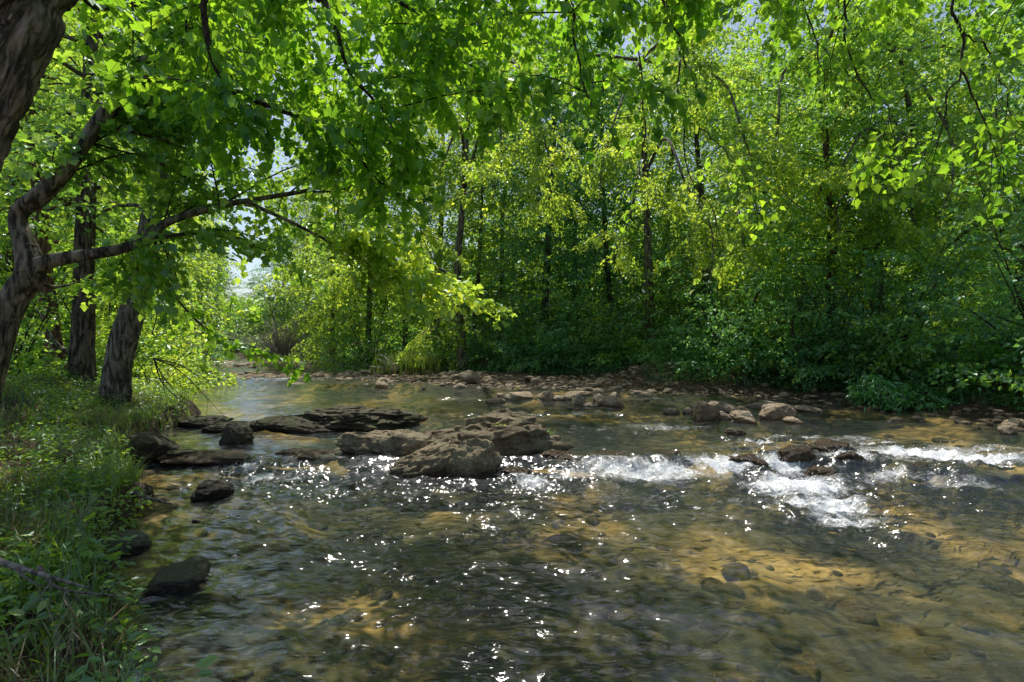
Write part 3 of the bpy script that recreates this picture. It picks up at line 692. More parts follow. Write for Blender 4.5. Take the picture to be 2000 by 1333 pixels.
for i in range(6):
    rg = np.random.default_rng(400 + i); V = V2.copy()
    for k in range(7):
        n = rg.normal(size=3); n /= np.linalg.norm(n); h = rg.uniform(.55, .85); d = V @ n
        V = V - np.where(d > h, (d - h) * .9, 0)[:, None] * n
    small.append((V * np.array([.5, .38, .24]), F2))
pts = [(X, Y, max(gz(X, Y), .15) + s * .08, s * .8) for _, s, X, Y in cand[280:]]
# gravel along the dark right bank and the far riffle
for i in range(800):
    j = rc.integers(0, len(RB) - 1); a, b = RB[j], RB[j + 1]; t = rc.random(); pnt = a + (b - a) * t
    o = rc.normal(0, .45); nrm = np.array([-(b - a)[1], (b - a)[0]]); nrm /= np.linalg.norm(nrm)
    X, Y = pnt + nrm * o
    if Y < 6: continue
    s = float(np.exp(rc.normal(-1.9, .45)))
    pts.append((X, Y, gz(X, Y) + s * .1, s))
for i in range(900):
    c = G(rc.uniform(330, 700), rc.choice([rc.normal(712, 4), rc.normal(735, 3.5)]), .26)
    s = float(np.exp(rc.normal(-1.2, .5)))
    pts.append((c[0], c[1], float(water_level(c[0], c[1])) + rc.uniform(-.06, .02), min(s, .9)))
scatter_mesh('gravel', pts, small, RU, 'small loose stones filling the bar and the foot of the far bank')
# stones lying on the river bed under the water
pts = []
for i in range(260):
    Y = rc.uniform(2.6, 11) ; X = rc.uniform(-1.05, 1.05) * Y
    if not inside(np.array([X]), np.array([Y]), POLY)[0]: continue
    s = float(np.exp(rc.normal(-1.6, .5)))
    pts.append((X, Y, gz(X, Y) - s * .02, min(s, .5)))
mbed = rock_mat('amber_bed_stone', [(.04, .036, .018), (.12, .10, .045), (.34, .25, .10)], -5, 0)
scatter_mesh('riverbed_stones', pts, small, mbed, 'amber stones lying under the clear water of the near pool')

exec_trees = True
# ------------------------------------------------------------------ trees
def bough_path(base, az, L, elev, droop, rng, n=6):
    t = np.linspace(0, 1, n)
    d = np.array([math.sin(az), math.cos(az)])
    side = np.array([d[1], -d[0]]) * rng.normal(0, .12)
    r = L * t
    xy = base[:2] + np.outer(r, d) + np.outer(t ** 2 * L, side)
    zz = base[2] + math.tan(elev) * r * .8 - droop * L * t ** 2
    return np.column_stack([xy, zz])
def tree_meshes(seed, H, tr, z0, rad, nb, leafmat, barkmat, size, n_tw=14, n_lf=12, kind='kite', lean=(0, 0), shape='round', fork=False, sides=10):
    """returns (trunk mesh, crown mesh) standing at the origin"""
    rng = np.random.default_rng(seed)
    t = np.linspace(0, 1, 9)
    P = np.column_stack([lean[0] * t * H + .25 * fbm(t * 3 + seed, t * 0, None, 2, seed) * t * 2, lean[1] * t * H + .25 * fbm(t * 3 + seed, t * 0 + 7, None, 2, seed) * t * 2, t * H])
    P[0, 2] = -.35
    Rr = tr * (1 - .9 * t) + .012
    tm, lm = MB(), MB()
    tube(tm, P, Rr, sides, 0, seed, 30, .10, .55)
    if fork:
        b = P[2].copy(); a = rng.uniform(0, 6.28)
        Q = np.array([b, b + (.5 * math.cos(a), .5 * math.sin(a), 1.3), b + (1.3 * math.cos(a), 1.3 * math.sin(a), 3.6), b + (1.8 * math.cos(a), 1.8 * math.sin(a), H * .55)])
        tube(tm, Q, [tr * .62, tr * .55, tr * .38, .03], sides, 0, seed + 1, 16, .1)
    PP, _ = resample(P, Rr, 60)
    for k in range(nb):
        f = (k + rng.random()) / nb
        h = z0 + (H - z0) * f ** .9
        base = np.array([np.interp(h, PP[:, 2], PP[:, 0]), np.interp(h, PP[:, 2], PP[:, 1]), h])
        prof = {'round': (.55 + .9 * math.sin(PI * min(1, f * .85 + .12))) * .72, 'cone': 1.08 - .85 * f, 'dome': 1.0 * math.sqrt(max(.05, 1 - f ** 2))}[shape]
        L = rad * prof * rng.uniform(.65, 1.2)
        az = k * 2.4 + rng.normal(0, .4)
        p = bough_path(base, az, L, rng.uniform(.1, .75) * (.5 + f), rng.uniform(.15, .5) * (1.25 - f * .6), rng)
        r0 = max(.010, .13 * tr * (1 - f * .7))
        tube(tm, p, np.linspace(r0, .008, len(p)), 5)
        spray(lm, None, p, L * .42, n_tw, n_lf, size, kind, rng, rng.uniform(.2, .6), start=.06)
    return tm.mesh('trunk', barkmat, True), lm.mesh('crown', leafmat)
def place(tm, cm, name, label, X, Y, rz, s, group=None, leafmat=None, cat='tree', zoff=0.0):
    r = thing(name, label, cat, (X, Y, gz(X, Y) - .05 + zoff), group, (0, 0, rz), (s, s, s))
    t = link('trunk', tm, r)
    c = link('crown', cm, r)
    for o, m in ((c, leafmat),):
        if m is not None:
            o.material_slots[0].link = 'OBJECT'; o.material_slots[0].material = m
    return r

# tree kinds shared by copies
T_A = tree_meshes(1, 17, .20, 1.5, 4.6, 96, M['mid'], M['bark_grey'], .17, 15, 13)
T_B = tree_meshes(2, 15, .16, 1.2, 4.2, 92, M['mid'], M['bark_dark'], .16, 15, 13, lean=(.05, -.04))
T_C = tree_meshes(3, 19, .25, 1.6, 5.2, 112, M['mid'], M['bark_dark'], .18, 15, 13, lean=(-.04, -.03))
T_D = tree_meshes(4, 13, .27, 2.6, 4.8, 110, M['mid'], M['bark_grey'], .16, 15, 14, fork=True, lean=(.03, -.08))
T_E = tree_meshes(5, 9, .13, 1.2, 3.2, 40, M['teal'], M['bark_dark'], .15, 14, 13, lean=(0, -.12), shape='dome')
T_F = tree_meshes(6, 22, .22, 1.6, 6.0, 120, M['mid'], M['bark_grey'], .24, 15, 12)
T_P = tree_meshes(7, 15, .18, 3.2, 3.6, 56, M['sunny'], M['bark_pale'], .16, 14, 12)
T_R = tree_meshes(8, 14, .19, 2.2, 4.4, 110, M['teal'], M['bark_red'], .16, 15, 13, lean=(-.02, -.05))
def tp(px, Y): return (px - 1000) / F * Y
# right bank, named by what can be seen of them
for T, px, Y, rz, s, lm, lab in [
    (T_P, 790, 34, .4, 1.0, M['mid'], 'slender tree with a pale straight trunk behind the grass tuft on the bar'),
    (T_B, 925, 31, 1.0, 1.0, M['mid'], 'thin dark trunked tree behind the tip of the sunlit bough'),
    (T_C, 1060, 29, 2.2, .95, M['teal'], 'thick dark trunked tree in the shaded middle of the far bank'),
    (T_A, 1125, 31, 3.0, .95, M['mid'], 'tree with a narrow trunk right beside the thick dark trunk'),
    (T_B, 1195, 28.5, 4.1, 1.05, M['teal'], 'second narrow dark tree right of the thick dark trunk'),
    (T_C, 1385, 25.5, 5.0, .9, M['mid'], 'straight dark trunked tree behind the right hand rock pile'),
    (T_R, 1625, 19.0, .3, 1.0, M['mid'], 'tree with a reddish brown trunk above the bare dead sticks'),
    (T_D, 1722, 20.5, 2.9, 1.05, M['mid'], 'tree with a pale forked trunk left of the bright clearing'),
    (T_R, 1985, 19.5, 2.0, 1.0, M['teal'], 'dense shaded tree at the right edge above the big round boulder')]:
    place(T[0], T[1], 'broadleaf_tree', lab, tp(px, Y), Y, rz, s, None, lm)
# woods behind
k = 0
backs = []
for px, Y in [(650, 38), (720, 34), (850, 36), (980, 34), (1180, 35), (1290, 33), (1420, 36), (1540, 33), (1680, 35), (1880, 35), (2060, 27), (2180, 31), (2300, 26)]:
    backs.append((tp(px, Y), Y))
for px, Y in [(700, 52), (950, 52), (1090, 50), (1370, 52), (1600, 50), (1830, 48), (2050, 46)]:
    backs.append((tp(px, Y), Y))
for i, (X, Y) in enumerate(backs):
    T = [T_F, T_A, T_C][i % 3]
    place(T[0], T[1], 'broadleaf_tree', 'tall leafy tree in the dense woods behind the right bank', X, Y, i * 1.7, (1.0 if i < 13 else .72) + .12 * ((i * 7) % 3) - (.12 if i < 13 else 0), 'trees of the woods behind the right bank', [M['sunny'], M['mid'], M['sunny']][i % 3])
# left woods
for i, (px, Y) in enumerate([(-160, 17), (20, 21), (-90, 28), (130, 26), (225, 32), (-220, 24), (60, 36), (310, 44), (180, 46)]):
    T = [T_A, T_C, T_F][i % 3]
    place(T[0], T[1], 'broadleaf_tree', 'leafy tree in the woods behind the left bank trunks', tp(px, Y), Y, i * 2.1, .95 + .1 * (i % 3), 'trees of the woods behind the left bank', [M['mid'], M['sunny'], M['mid']][i % 3])
# far end of the river
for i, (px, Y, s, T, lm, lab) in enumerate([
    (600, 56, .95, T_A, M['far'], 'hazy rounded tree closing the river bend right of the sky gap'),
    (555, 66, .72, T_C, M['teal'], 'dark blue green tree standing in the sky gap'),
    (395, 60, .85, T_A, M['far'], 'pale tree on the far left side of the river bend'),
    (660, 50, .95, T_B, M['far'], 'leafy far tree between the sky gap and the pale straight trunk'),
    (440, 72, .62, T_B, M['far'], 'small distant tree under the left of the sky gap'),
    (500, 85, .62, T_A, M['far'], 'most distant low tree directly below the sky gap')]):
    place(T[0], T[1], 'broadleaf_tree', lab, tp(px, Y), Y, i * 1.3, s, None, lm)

# ------------------------------------------------------------------ shrubs
def shrub_meshes(seed, H, rad, nb, leafmat, size, n_tw=11, n_lf=11, kind='kite'):
    rng = np.random.default_rng(seed); tm, lm = MB(), MB()
    for k in range(nb):
        az = k * 2.4 + rng.normal(0, .3); L = rad * rng.uniform(.6, 1.15)
        base = np.array([rng.normal(0, .08), rng.normal(0, .08), -.1])
        p = bough_path(base, az, L, rng.uniform(.3, 1.25), rng.uniform(.2, .7), rng)
        p[:, 2] = np.maximum(p[:, 2] * H / rad / 1.1, .05); p[0, 2] = -.15
        tube(tm, p, np.linspace(.02, .005, len(p)), 4)
        spray(lm, None, p, L * .5, n_tw, n_lf, size, kind, rng, .35, start=.12)
    return tm.mesh('stem', M['twig'], True), lm.mesh('foliage', leafmat)
S1 = shrub_meshes(21, 2.6, 2.0, 34, M['teal'], .13)
S2 = shrub_meshes(22, 1.8, 1.9, 30, M['teal'], .12)
S3 = shrub_meshes(23, 3.4, 2.3, 40, M['mid'], .14)
def place_shrub(S, label, px, Y, s, lm=None, group=None, X=None, dz=0):
    X = tp(px, Y) if X is None else X
    r = thing('shrub', label, 'shrub', (X, Y, gz(X, Y) - .05 + dz), group, (0, 0, px * .37), (s, s, s))
    link('stem', S[0], r); c = link('foliage', S[1], r)
    if lm is not None: c.material_slots[0].link = 'OBJECT'; c.material_slots[0].material = lm
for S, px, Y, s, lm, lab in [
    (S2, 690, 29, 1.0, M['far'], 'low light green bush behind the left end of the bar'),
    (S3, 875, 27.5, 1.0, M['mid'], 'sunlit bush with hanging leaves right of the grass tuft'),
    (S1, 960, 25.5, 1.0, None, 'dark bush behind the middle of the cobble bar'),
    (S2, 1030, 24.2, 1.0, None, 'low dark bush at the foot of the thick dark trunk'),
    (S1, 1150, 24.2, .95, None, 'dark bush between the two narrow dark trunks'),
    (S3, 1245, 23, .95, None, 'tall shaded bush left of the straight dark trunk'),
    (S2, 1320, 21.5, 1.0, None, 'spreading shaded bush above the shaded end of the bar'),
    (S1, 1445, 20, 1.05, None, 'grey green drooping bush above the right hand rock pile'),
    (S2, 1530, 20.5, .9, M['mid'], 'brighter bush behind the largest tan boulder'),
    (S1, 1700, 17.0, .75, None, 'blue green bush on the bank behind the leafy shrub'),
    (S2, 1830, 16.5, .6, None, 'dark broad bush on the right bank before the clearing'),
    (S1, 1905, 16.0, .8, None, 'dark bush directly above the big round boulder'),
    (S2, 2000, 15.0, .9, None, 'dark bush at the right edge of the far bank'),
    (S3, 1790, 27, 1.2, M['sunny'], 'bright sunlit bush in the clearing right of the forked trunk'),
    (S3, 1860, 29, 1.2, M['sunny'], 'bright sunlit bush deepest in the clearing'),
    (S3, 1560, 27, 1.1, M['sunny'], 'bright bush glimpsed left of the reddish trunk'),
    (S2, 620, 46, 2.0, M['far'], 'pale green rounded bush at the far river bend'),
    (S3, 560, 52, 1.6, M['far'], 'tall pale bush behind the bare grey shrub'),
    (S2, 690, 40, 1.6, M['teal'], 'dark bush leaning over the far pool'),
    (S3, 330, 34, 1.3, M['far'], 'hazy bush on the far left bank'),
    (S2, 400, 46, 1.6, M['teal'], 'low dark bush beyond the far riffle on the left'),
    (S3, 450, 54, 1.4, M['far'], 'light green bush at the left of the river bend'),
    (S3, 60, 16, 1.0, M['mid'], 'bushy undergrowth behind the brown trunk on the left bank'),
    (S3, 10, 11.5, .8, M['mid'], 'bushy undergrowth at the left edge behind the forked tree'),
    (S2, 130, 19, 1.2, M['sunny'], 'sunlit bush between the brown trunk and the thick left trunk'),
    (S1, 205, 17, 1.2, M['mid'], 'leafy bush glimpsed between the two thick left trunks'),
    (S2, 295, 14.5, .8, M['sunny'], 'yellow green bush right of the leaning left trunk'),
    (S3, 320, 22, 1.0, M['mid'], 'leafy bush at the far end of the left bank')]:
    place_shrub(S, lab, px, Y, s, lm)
ru = np.random.default_rng(500)
for i in range(30):
    t = (i + ru.random()) / 30; j = 7 + t * 5.5; j0 = int(j); a, b = RB[j0 - 4], RB[j0 - 3]
    pnt = a + (b - a) * (j - j0); nrm = np.array([(b - a)[1], -(b - a)[0]]); nrm /= np.linalg.norm(nrm)
    if pnt[0] > 6 and 1690 < (pnt[0] / pnt[1]) * 1000 + 1000 < 1850: continue
    off = ru.uniform(2.0, 3.6) if pnt[0] > 6 else ru.uniform(4.6, 6.5)
    q_ = pnt + nrm * off
    place_shrub([S1, S3, S2][i % 3], 'dark leafy bush in the thicket along the right bank', (q_[0] / q_[1]) * 1000 + 1000, q_[1], ru.uniform(.8, 1.25), [M['teal'], M['mid'], M['teal']][i % 3], 'bushes of the right bank thicket')
for i in range(46):
    px = ru.uniform(600, 2150); Y = ru.uniform(27, 46)
    X_ = tp(px, Y)
    if inside(np.array([X_]), np.array([Y]), POLY)[0]: continue
    place_shrub([S3, S1][i % 2], 'leafy understory bush in the woods behind the right bank', px, Y, ru.uniform(1.1, 1.9), [M['sunny'], M['mid'], M['teal']][i % 3], 'understory bushes behind the right bank')
for i in range(16):
    px = ru.uniform(-250, 300); Y = ru.uniform(16, 34)
    place_shrub([S3, S1][i % 2], 'leafy understory bush in the woods behind the left bank', px, Y, ru.uniform(1.0, 1.7), [M['sunny'], M['mid']][i % 2], 'understory bushes behind the left bank')
lm = MB(); n_ = 60000
px = ru.uniform(150, 2600, n_); Y = ru.uniform(62, 82, n_); X = (px - 1000) / 1000 * Y
hx = 15 + 5 * fbm(X * .12, X * 0, None, 3, 9); hx = np.where((px > 440) & (px < 570), 5.5 + 1.5 * fbm(X * .5, X * 0, None, 2, 4), hx)
Z = ground_z(X, Y) + hx * ru.random(n_)
N_ = np.array([0, -.4, 1.]) + ru.normal(0, .6, (n_, 3))
leaves(lm, np.stack([X, Y, Z], 1), ru.normal(0, 1, (n_, 3)) + (0, 0, -.4), N_, .75 * (.5 + ru.random(n_)), 'kite')
link('distant_woods', lm.mesh('distant_woods', M['mid']), label='solid green mass of woods far behind the river', kind='stuff')
# leafy shrub trailing into the water
rng = np.random.default_rng(9); lm, tm = MB(), MB()
c0 = np.array([9.75, 13.9, gz(9.75, 13.9)])
for k in range(26):
    e = np.array([c0[0] + rng.uniform(-.95, 1.5), c0[1] + rng.uniform(-1.45, .2), rng.uniform(.22, .75)])
    mid = (c0 + e) / 2 + np.array([0, 0, rng.uniform(.2, .6)])
    p = np.array([c0 + (0, .3, .1), mid, e]); tube(tm, p, [.02, .013, .005], 4, n=8)
    spray(lm, None, p, .55, 16, 12, .11, 'oval', rng, .35, start=.1)
r = thing('shrub', 'bright leafy shrub sprawling down to the water on the right bank', 'shrub', c0)
for m_, n_, mt in ((tm, 'stem', M['twig']), (lm, 'foliage', leaf_mat('trailing_leaf', [(.05, .20, .035), (.08, .27, .05), (.13, .34, .07)], (.24, .6, .05), .45, .12))):
    m_.offset(c0); link(n_, m_.mesh(n_, mt), r)
# vine curtain hanging from the trees
lm, tm = MB(), MB(); c0 = W(1590, 782, 15.6)
for k in range(5):
    p = np.array([c0 + (rng.normal(0, .1), rng.normal(0, .1), 0), W(1572 + rng.normal(0, 8), 720, 15.8), W(1565 + rng.normal(0, 14), 640, 16.2), W(1560 + rng.normal(0, 25), 560, 16.6)])
    tube(tm, p, [.022, .02, .018, .015], 5, n=12)
    spray(lm, None, p, .32, 34, 8, .11, 'oval', rng, .6, start=.02)
r = thing('vine', 'leafy vine curtain hanging to the water behind the largest tan boulder', 'vine', c0)
tm.offset(c0); lm.offset(c0); link('stem', tm.mesh('stem', M['twig'], True), r); link('foliage', lm.mesh('foliage', M['teal']), r)

# ------------------------------------------------------------------ bare things: dead shrub, snags, sticks
def dead(name, label, cat, base, tips, r0, mat, nb=0, seed=0, group=None, part=None):
    rng = np.random.default_rng(seed); mb = MB(); base = np.asarray(base, float)
    for tip in tips:
        tip = np.asarray(tip, float)
        m1_ = base * .6 + tip * .4 + rng.normal(0, .06, 3) * np.linalg.norm(tip - base); 
        P = np.array([base, m1_, tip]); PP, RR = resample(P, [r0, r0 * .65, r0 * .2], 12)
        tube(mb, PP, RR, 6)
        L = np.linalg.norm(tip - base)
        for q_ in range(nb):
            i_ = rng.integers(3, 11); d = (PP[i_] - PP[i_ - 1]); d /= np.linalg.norm(d)
            e = PP[i_] + (d + rng.normal(0, .6, 3)) * L * rng.uniform(.12, .35)
            tube(mb, np.array([PP[i_], (PP[i_] + e) / 2 + rng.normal(0, .02, 3) * L, e]), [RR[i_] * .6, RR[i_] * .45, RR[i_] * .15], 4, n=6)
    mb.offset(base)
    return link(name, mb.mesh(name, mat, True), None, base, label, cat, group)
rg = np.random.default_rng(31)
b = G(552, 706, .6)
dead('bare_shrub', 'bare grey leafless shrub on the far gravel', 'shrub', b, [b + (rg.normal(0, 1.5), rg.normal(0, .8), rg.uniform(1.4, 3.0)) for _ in range(34)], .05, M['bleached'], 14, 2)
b = W(1650, 742, 16.2)
dead('dead_branch', 'bare pale dead sticks above the sprawling leafy shrub', 'branch', b, [W(1636, 708, 16.4), W(1668, 715, 16), W(1678, 725, 16), W(1630, 735, 15.8), W(1612, 722, 16.2)], .03, M['drift'], 2, 3)
b = W(772, 722, 24.8)
dead('driftwood', 'pale driftwood snag stranded at the back of the cobble bar', 'driftwood', b, [W(744, 692, 25), W(733, 700, 25), W(750, 706, 24.6), W(722, 716, 24.6)], .15, M['bleached'], 1, 4)
dead('driftwood', 'weathered stick poking from the near left bank into the water', 'driftwood', G(255, 955, .28), [G(338, 985, .05)], .045, M['drift'], 1, 5)
dead('driftwood', 'thin dark stick lying in the water below the left waterfall', 'driftwood', G(375, 1018, .0), [G(470, 1006, .03)], .02, M['twig'], 2, 6)
dead('fallen_branch', 'pale fallen branch lying across the grass of the near left bank', 'branch', W(-40, 1085, 2.72), [W(178, 1150, 2.72)], .022, M['drift'], 3, 7)
dead('fallen_branch', 'thin dry branch trailing over the edge above the flat grey boulder', 'branch', W(75, 1105, 2.76), [W(250, 1165, 2.9)], .012, M['drift'], 4, 8)
dead('fallen_branch', 'broken limb leaning against the brown trunk on the left bank', 'branch', W(135, 690, 13.0), [W(70, 600, 13.0)], .07, M['bark_grey'], 0, 9)
dead('fallen_branch', 'arching dead twigs hanging over the left pool', 'branch', W(300, 700, 9.6), [W(395, 815, 9.3), W(440, 815, 9.2), W(360, 780, 9.4), W(420, 760, 9.3)], .014, M['twig'], 4, 10)

# ------------------------------------------------------------------ left bank trees (hero)
def hero(name, label, base): return thing(name, label, 'tree', base)
# 1 leaning furrowed trunk, top left
base = np.array([-5.0, 3.4, gz(-5.0, 3.4) - .1])
P = np.array([base, (-4.75, 3.45, 1.5), (-4.35, 3.5, 2.6), (-3.95, 3.5, 3.4), (-3.5, 3.5, 4.4), (-3.05, 3.5, 5.5), (-2.4, 3.7, 7.5), (-1.6, 4.0, 10)])
Rr = [.46, .40, .36, .335, .32, .30, .22, .08]
r = hero('maple_tree', 'big leaning tree with deeply furrowed bark, top left', base)
mb = MB(); tube(mb, P - base, Rr, 170, .055, 4, 280, .05, .3); link('trunk', mb.mesh('trunk', M['bark_lean'], True), r)
rng = np.random.default_rng(51); lm = MB(); wm = MB()
def crook(pts, amp=.012, n=26):
    PP, _ = resample(np.array(pts), np.ones(len(pts)), n); j = np.random.default_rng(len(pts) * 7 + int(abs(PP[0][0]) * 100)).normal(0, amp, PP.shape); j[0] = j[-1] = 0
    return PP + j
def arm(pts, r0, r1, mbk):
    q_ = crook(pts); tube(mbk, q_ - base, np.linspace(r0, r1, len(q_)), 8, n=52, knots=.12)
# long limbs arching over the water, above and into the frame
L1 = [(-3.0, 3.5, 5.4), (-2.2, 3.9, 5.0), W(400, 0, 3.9), W(425, 140, 4.0), W(510, 205, 4.1), W(610, 235, 4.2), W(690, 285, 4.4), W(745, 360, 4.6), W(830, 410, 4.9)]
L2 = [(-2.6, 3.6, 6.6), (-1.6, 4.2, 6.4), W(700, -80, 4.8), W(850, 60, 5.0), W(905, 170, 5.2), W(960, 260, 5.3)]
L3 = [(-2.2, 3.8, 7.5), (-1.0, 4.2, 7.2), W(950, -190, 4.6), W(1100, -20, 4.4), W(1125, 100, 4.4), W(1160, 230, 4.5)]
L4 = [(-3.2, 3.5, 5.0), W(180, 10, 4.6), W(320, 5, 5.2), W(420, 60, 5.6), W(470, 200, 6.0), W(490, 240, 6.2)]
L5 = [(-2.4, 3.7, 7.0), W(600, -60, 4.5), W(640, 20, 4.3), W(690, 150, 4.4), W(780, 240, 4.6), W(850, 330, 4.9)]
L6 = [(-2.0, 3.9, 8.0), (-.2, 4.6, 7.8), W(1200, -200, 5.0), W(1280, -30, 5.0), W(1330, 90, 5.0), W(1340, 170, 5.0)]
for i_, L in enumerate((L1, L2, L3, L4, L5, L6)):
    b_ = MB(); arm(L, .034, .004, b_); link('branch', b_.mesh('branch', M['twig'], True), r)
    spray(lm, wm, np.array(L) - base, .75, 34, 12, .088, 'maple', rng, .55, .0045, start=.16)
    for q_ in range(7):     # hanging side sprays
        f = rng.uniform(.35, .95); PP, _ = resample(np.array(L), np.ones(len(L)), 40); s0 = PP[int(f * 39)]
        e = s0 + np.array([rng.normal(0, .55), rng.normal(.15, .5), rng.uniform(-.45, .2)])
        Q = np.array([s0, (s0 + e) / 2 + (0, 0, .1), e]) - base
        tube(wm, Q, [.008, .006, .003], 4, n=7); spray(lm, wm, Q, .42, 12, 10, .085, 'maple', rng, .6, .0035)
for k in range(30):
    s0 = W(rng.uniform(230, 1250), rng.uniform(-150, 40), rng.uniform(4.2, 7.0)); e = s0 + np.array([rng.normal(.1, .6), rng.normal(0, .5), -rng.uniform(.0, .8)])
    Q = np.array([s0, (s0 + e) / 2 + (0, 0, .12), e]) - base; tube(wm, Q, [.01, .007, .003], 4, n=7); spray(lm, wm, Q, .45, 12, 10, .085, 'maple', rng, .6, .0035)
for k in range(26):
    s0 = W(rng.uniform(330, 1000), rng.uniform(-60, 150), rng.uniform(5.5, 8.5)); e = s0 + np.array([rng.normal(.1, .7), rng.normal(0, .5), -rng.uniform(.0, .7)])
    Q = np.array([s0, (s0 + e) / 2 + (0, 0, .12), e]) - base; tube(wm, Q, [.01, .007, .003], 4, n=7); spray(lm, wm, Q, .5, 12, 10, .085, 'maple', rng, .6, .0035)
for k in range(30):
    s0 = W(rng.uniform(500, 1000), rng.uniform(-60, 170), rng.uniform(7.0, 9.5)); e = s0 + np.array([rng.normal(.1, .9), rng.normal(0, .6), -rng.uniform(.0, .8)])
    Q = np.array([s0, (s0 + e) / 2 + (0, 0, .12), e]) - base; tube(wm, Q, [.01, .007, .003], 4, n=7); spray(lm, wm, Q, .7, 14, 12, .10, 'maple', rng, .6, .0035)
# high crown that throws the shade
for k in range(6):
    f = rng.random(); h = 6.0 + 5.5 * f
    c = np.array([np.interp(h, P[:, 2], P[:, 0]), np.interp(h, P[:, 2], P[:, 1]), min(h, 10)])
    p = bough_path(c, k * 2.4, rng.uniform(2.2, 4.6) * (1.1 - .5 * f), .35, .3, rng)
    tube(wm, p - base, np.linspace(.05, .008, len(p)), 5); spray(lm, None, p - base, 1.5, 16, 12, .15, 'maple', rng, .4)
link('twig', wm.mesh('twig', M['twig'], True), r, kind='stuff'); link('crown', lm.mesh('crown', M['near']), r)

# 2 forked tree at the left edge
base = np.array([-6.35, 5.9, gz(-6.35, 5.9) - .1])
r = hero('maple_tree', 'crooked tree at the left edge forking into an upright and a level limb', base)
mb = MB()
P = [base, W(-45, 800, 5.95), W(-5, 660, 6.0), W(30, 580, 6.0), W(62, 530, 6.0), W(52, 480, 6.0)]
tube(mb, np.array(P) - base, [.20, .175, .145, .13, .135, .105], 40, .012, 6, 70, .10, .4)
link('trunk', mb.mesh('trunk', M['bark_grey'], True), r)
lm, wm = MB(), MB(); rng = np.random.default_rng(61)
B1 = [W(60, 535, 6.0), W(48, 480, 6.0), W(36, 420, 6.0), W(75, 385, 6.0), W(125, 340, 6.05), W(165, 280, 6.1), W(205, 225, 6.15), W(245, 185, 6.2), W(250, 150, 6.2), W(285, 115, 6.3), W(345, 88, 6.4), W(420, -10, 6.6)]
R1 = [.13, .105, .085, .10, .082, .07, .082, .062, .055, .05, .038, .018]
B2 = [W(55, 530, 6.0), W(90, 512, 6.0), W(150, 500, 6.1), W(230, 487, 6.2), W(295, 465, 6.4), W(325, 435, 6.5), W(400, 410, 6.8), W(480, 392, 7.1), W(600, 372, 7.5), W(690, 345, 7.8), W(760, 325, 8.0)]
R2 = [.11, .08, .066, .06, .056, .05, .042, .034, .025, .016, .008]
B3 = [W(590, 374, 7.4), W(660, 372, 7.6), W(740, 345, 7.7), W(800, 335, 7.8)]
B4 = [W(480, 393, 7.1), W(560, 430, 7.2), W(640, 470, 7.3), W(700, 505, 7.35), W(790, 545, 7.4), W(900, 580, 7.5), W(985, 600, 7.6)]
B5 = [W(430, 450, 7.2), W(520, 490, 7.8), W(580, 530, 8.1), W(640, 558, 8.4)]
B6 = [W(295, 465, 6.4), W(360, 458, 6.8), W(430, 450, 7.2)]
B7 = [W(185, 252, 6.12), W(260, 258, 6.4), W(350, 285, 6.8), W(420, 305, 7.2), W(520, 350, 7.6)]
B9 = [W(55, 540, 6.0), W(110, 560, 6.3), W(190, 545, 6.8), W(260, 560, 7.3), W(340, 610, 7.8)]
B8 = [W(300, 465, 6.4), W(330, 560, 6.8), W(400, 640, 7.6), W(470, 670, 8.0), W(560, 700, 8.6), W(580, 735, 8.8)]
for L, Rr in ((B1, R1), (B2, R2)):
    b_ = MB(); tube(b_, np.array(L) - base, Rr, 28, .006, 8, 90, .12); link('branch', b_.mesh('branch', M['bark_grey'], True), r)
for L, r0 in ((B3, .02), (B4, .028), (B5, .035), (B6, .04), (B7, .025), (B8, .02), (B9, .02)):
    b_ = MB(); tube(b_, np.array(L) - base, np.linspace(r0, .005, len(L)), 7, n=24); link('branch', b_.mesh('branch', M['bark_grey'], True), r)
lm2 = MB(); lm3 = MB()
for L, n_, wd, m_, st in ((B1, 30, 1.5, lm, .3), (B2, 14, .8, lm, .7), (B3, 14, .8, lm2, .1), (B5, 12, .6, lm, .2), (B6, 10, .8, lm, .1), (B7, 16, 1.1, lm, .1), (B8, 20, .5, lm3, .3), (B9, 22, .7, lm, .2)):
    spray(m_, wm, np.array(L) - base, wd, n_, 12, .10, 'maple', rng, .5, .005, start=st)
spray(lm2, wm, np.array(B4) - base, .85, 54, 12, .085, 'maple', rng, .35, .005, start=.25)
for L in (B4,):
    PP, _ = resample(np.array(L), np.ones(len(L)), 40)
    for q_ in range(12):
        s0 = PP[int(rng.uniform(.3, .97) * 39)]; e = s0 + np.array([rng.uniform(-.1, .9), rng.normal(0, .6), rng.uniform(-.35, .45)])
        Q = np.array([s0, (s0 + e) / 2 + (0, 0, .12), e]) - base; tube(wm, Q, [.01, .007, .003], 4, n=7); spray(lm2, wm, Q, .5, 12, 10, .095, 'maple', rng, .4, .0035)
PP, _ = resample(np.array(B1), np.ones(len(B1)), 40); PQ, _ = resample(np.array(B2), np.ones(len(B2)), 40)
for q_ in range(46):
    src = PP if q_ % 3 else PQ
    s0 = src[int(rng.uniform(.3, 1) * 39)]; e = s0 + np.array([rng.uniform(-.6, 1.5), rng.uniform(.1, 1.9), rng.uniform(-.7, 1.1)])
    Q = np.array([s0, (s0 + e) / 2 + (0, 0, .2), e]) - base; tube(wm, Q, [.014, .009, .003], 4, n=8); spray(lm, wm, Q, .6, 12, 10, .10, 'maple', rng, .5, .004)
link('twig', wm.mesh('twig', M['twig'], True), r, kind='stuff'); link('crown', lm.mesh('crown', M['mid']), r)
link('crown', lm2.mesh('crown', M['sunny']), r, label='yellow green sunlit foliage on the outer bough')
link('crown', lm3.mesh('crown', M['near']), r, label='dark leaves on the twig drooping over the far pool')  # silhouette darkness put in by the darker leaf colour

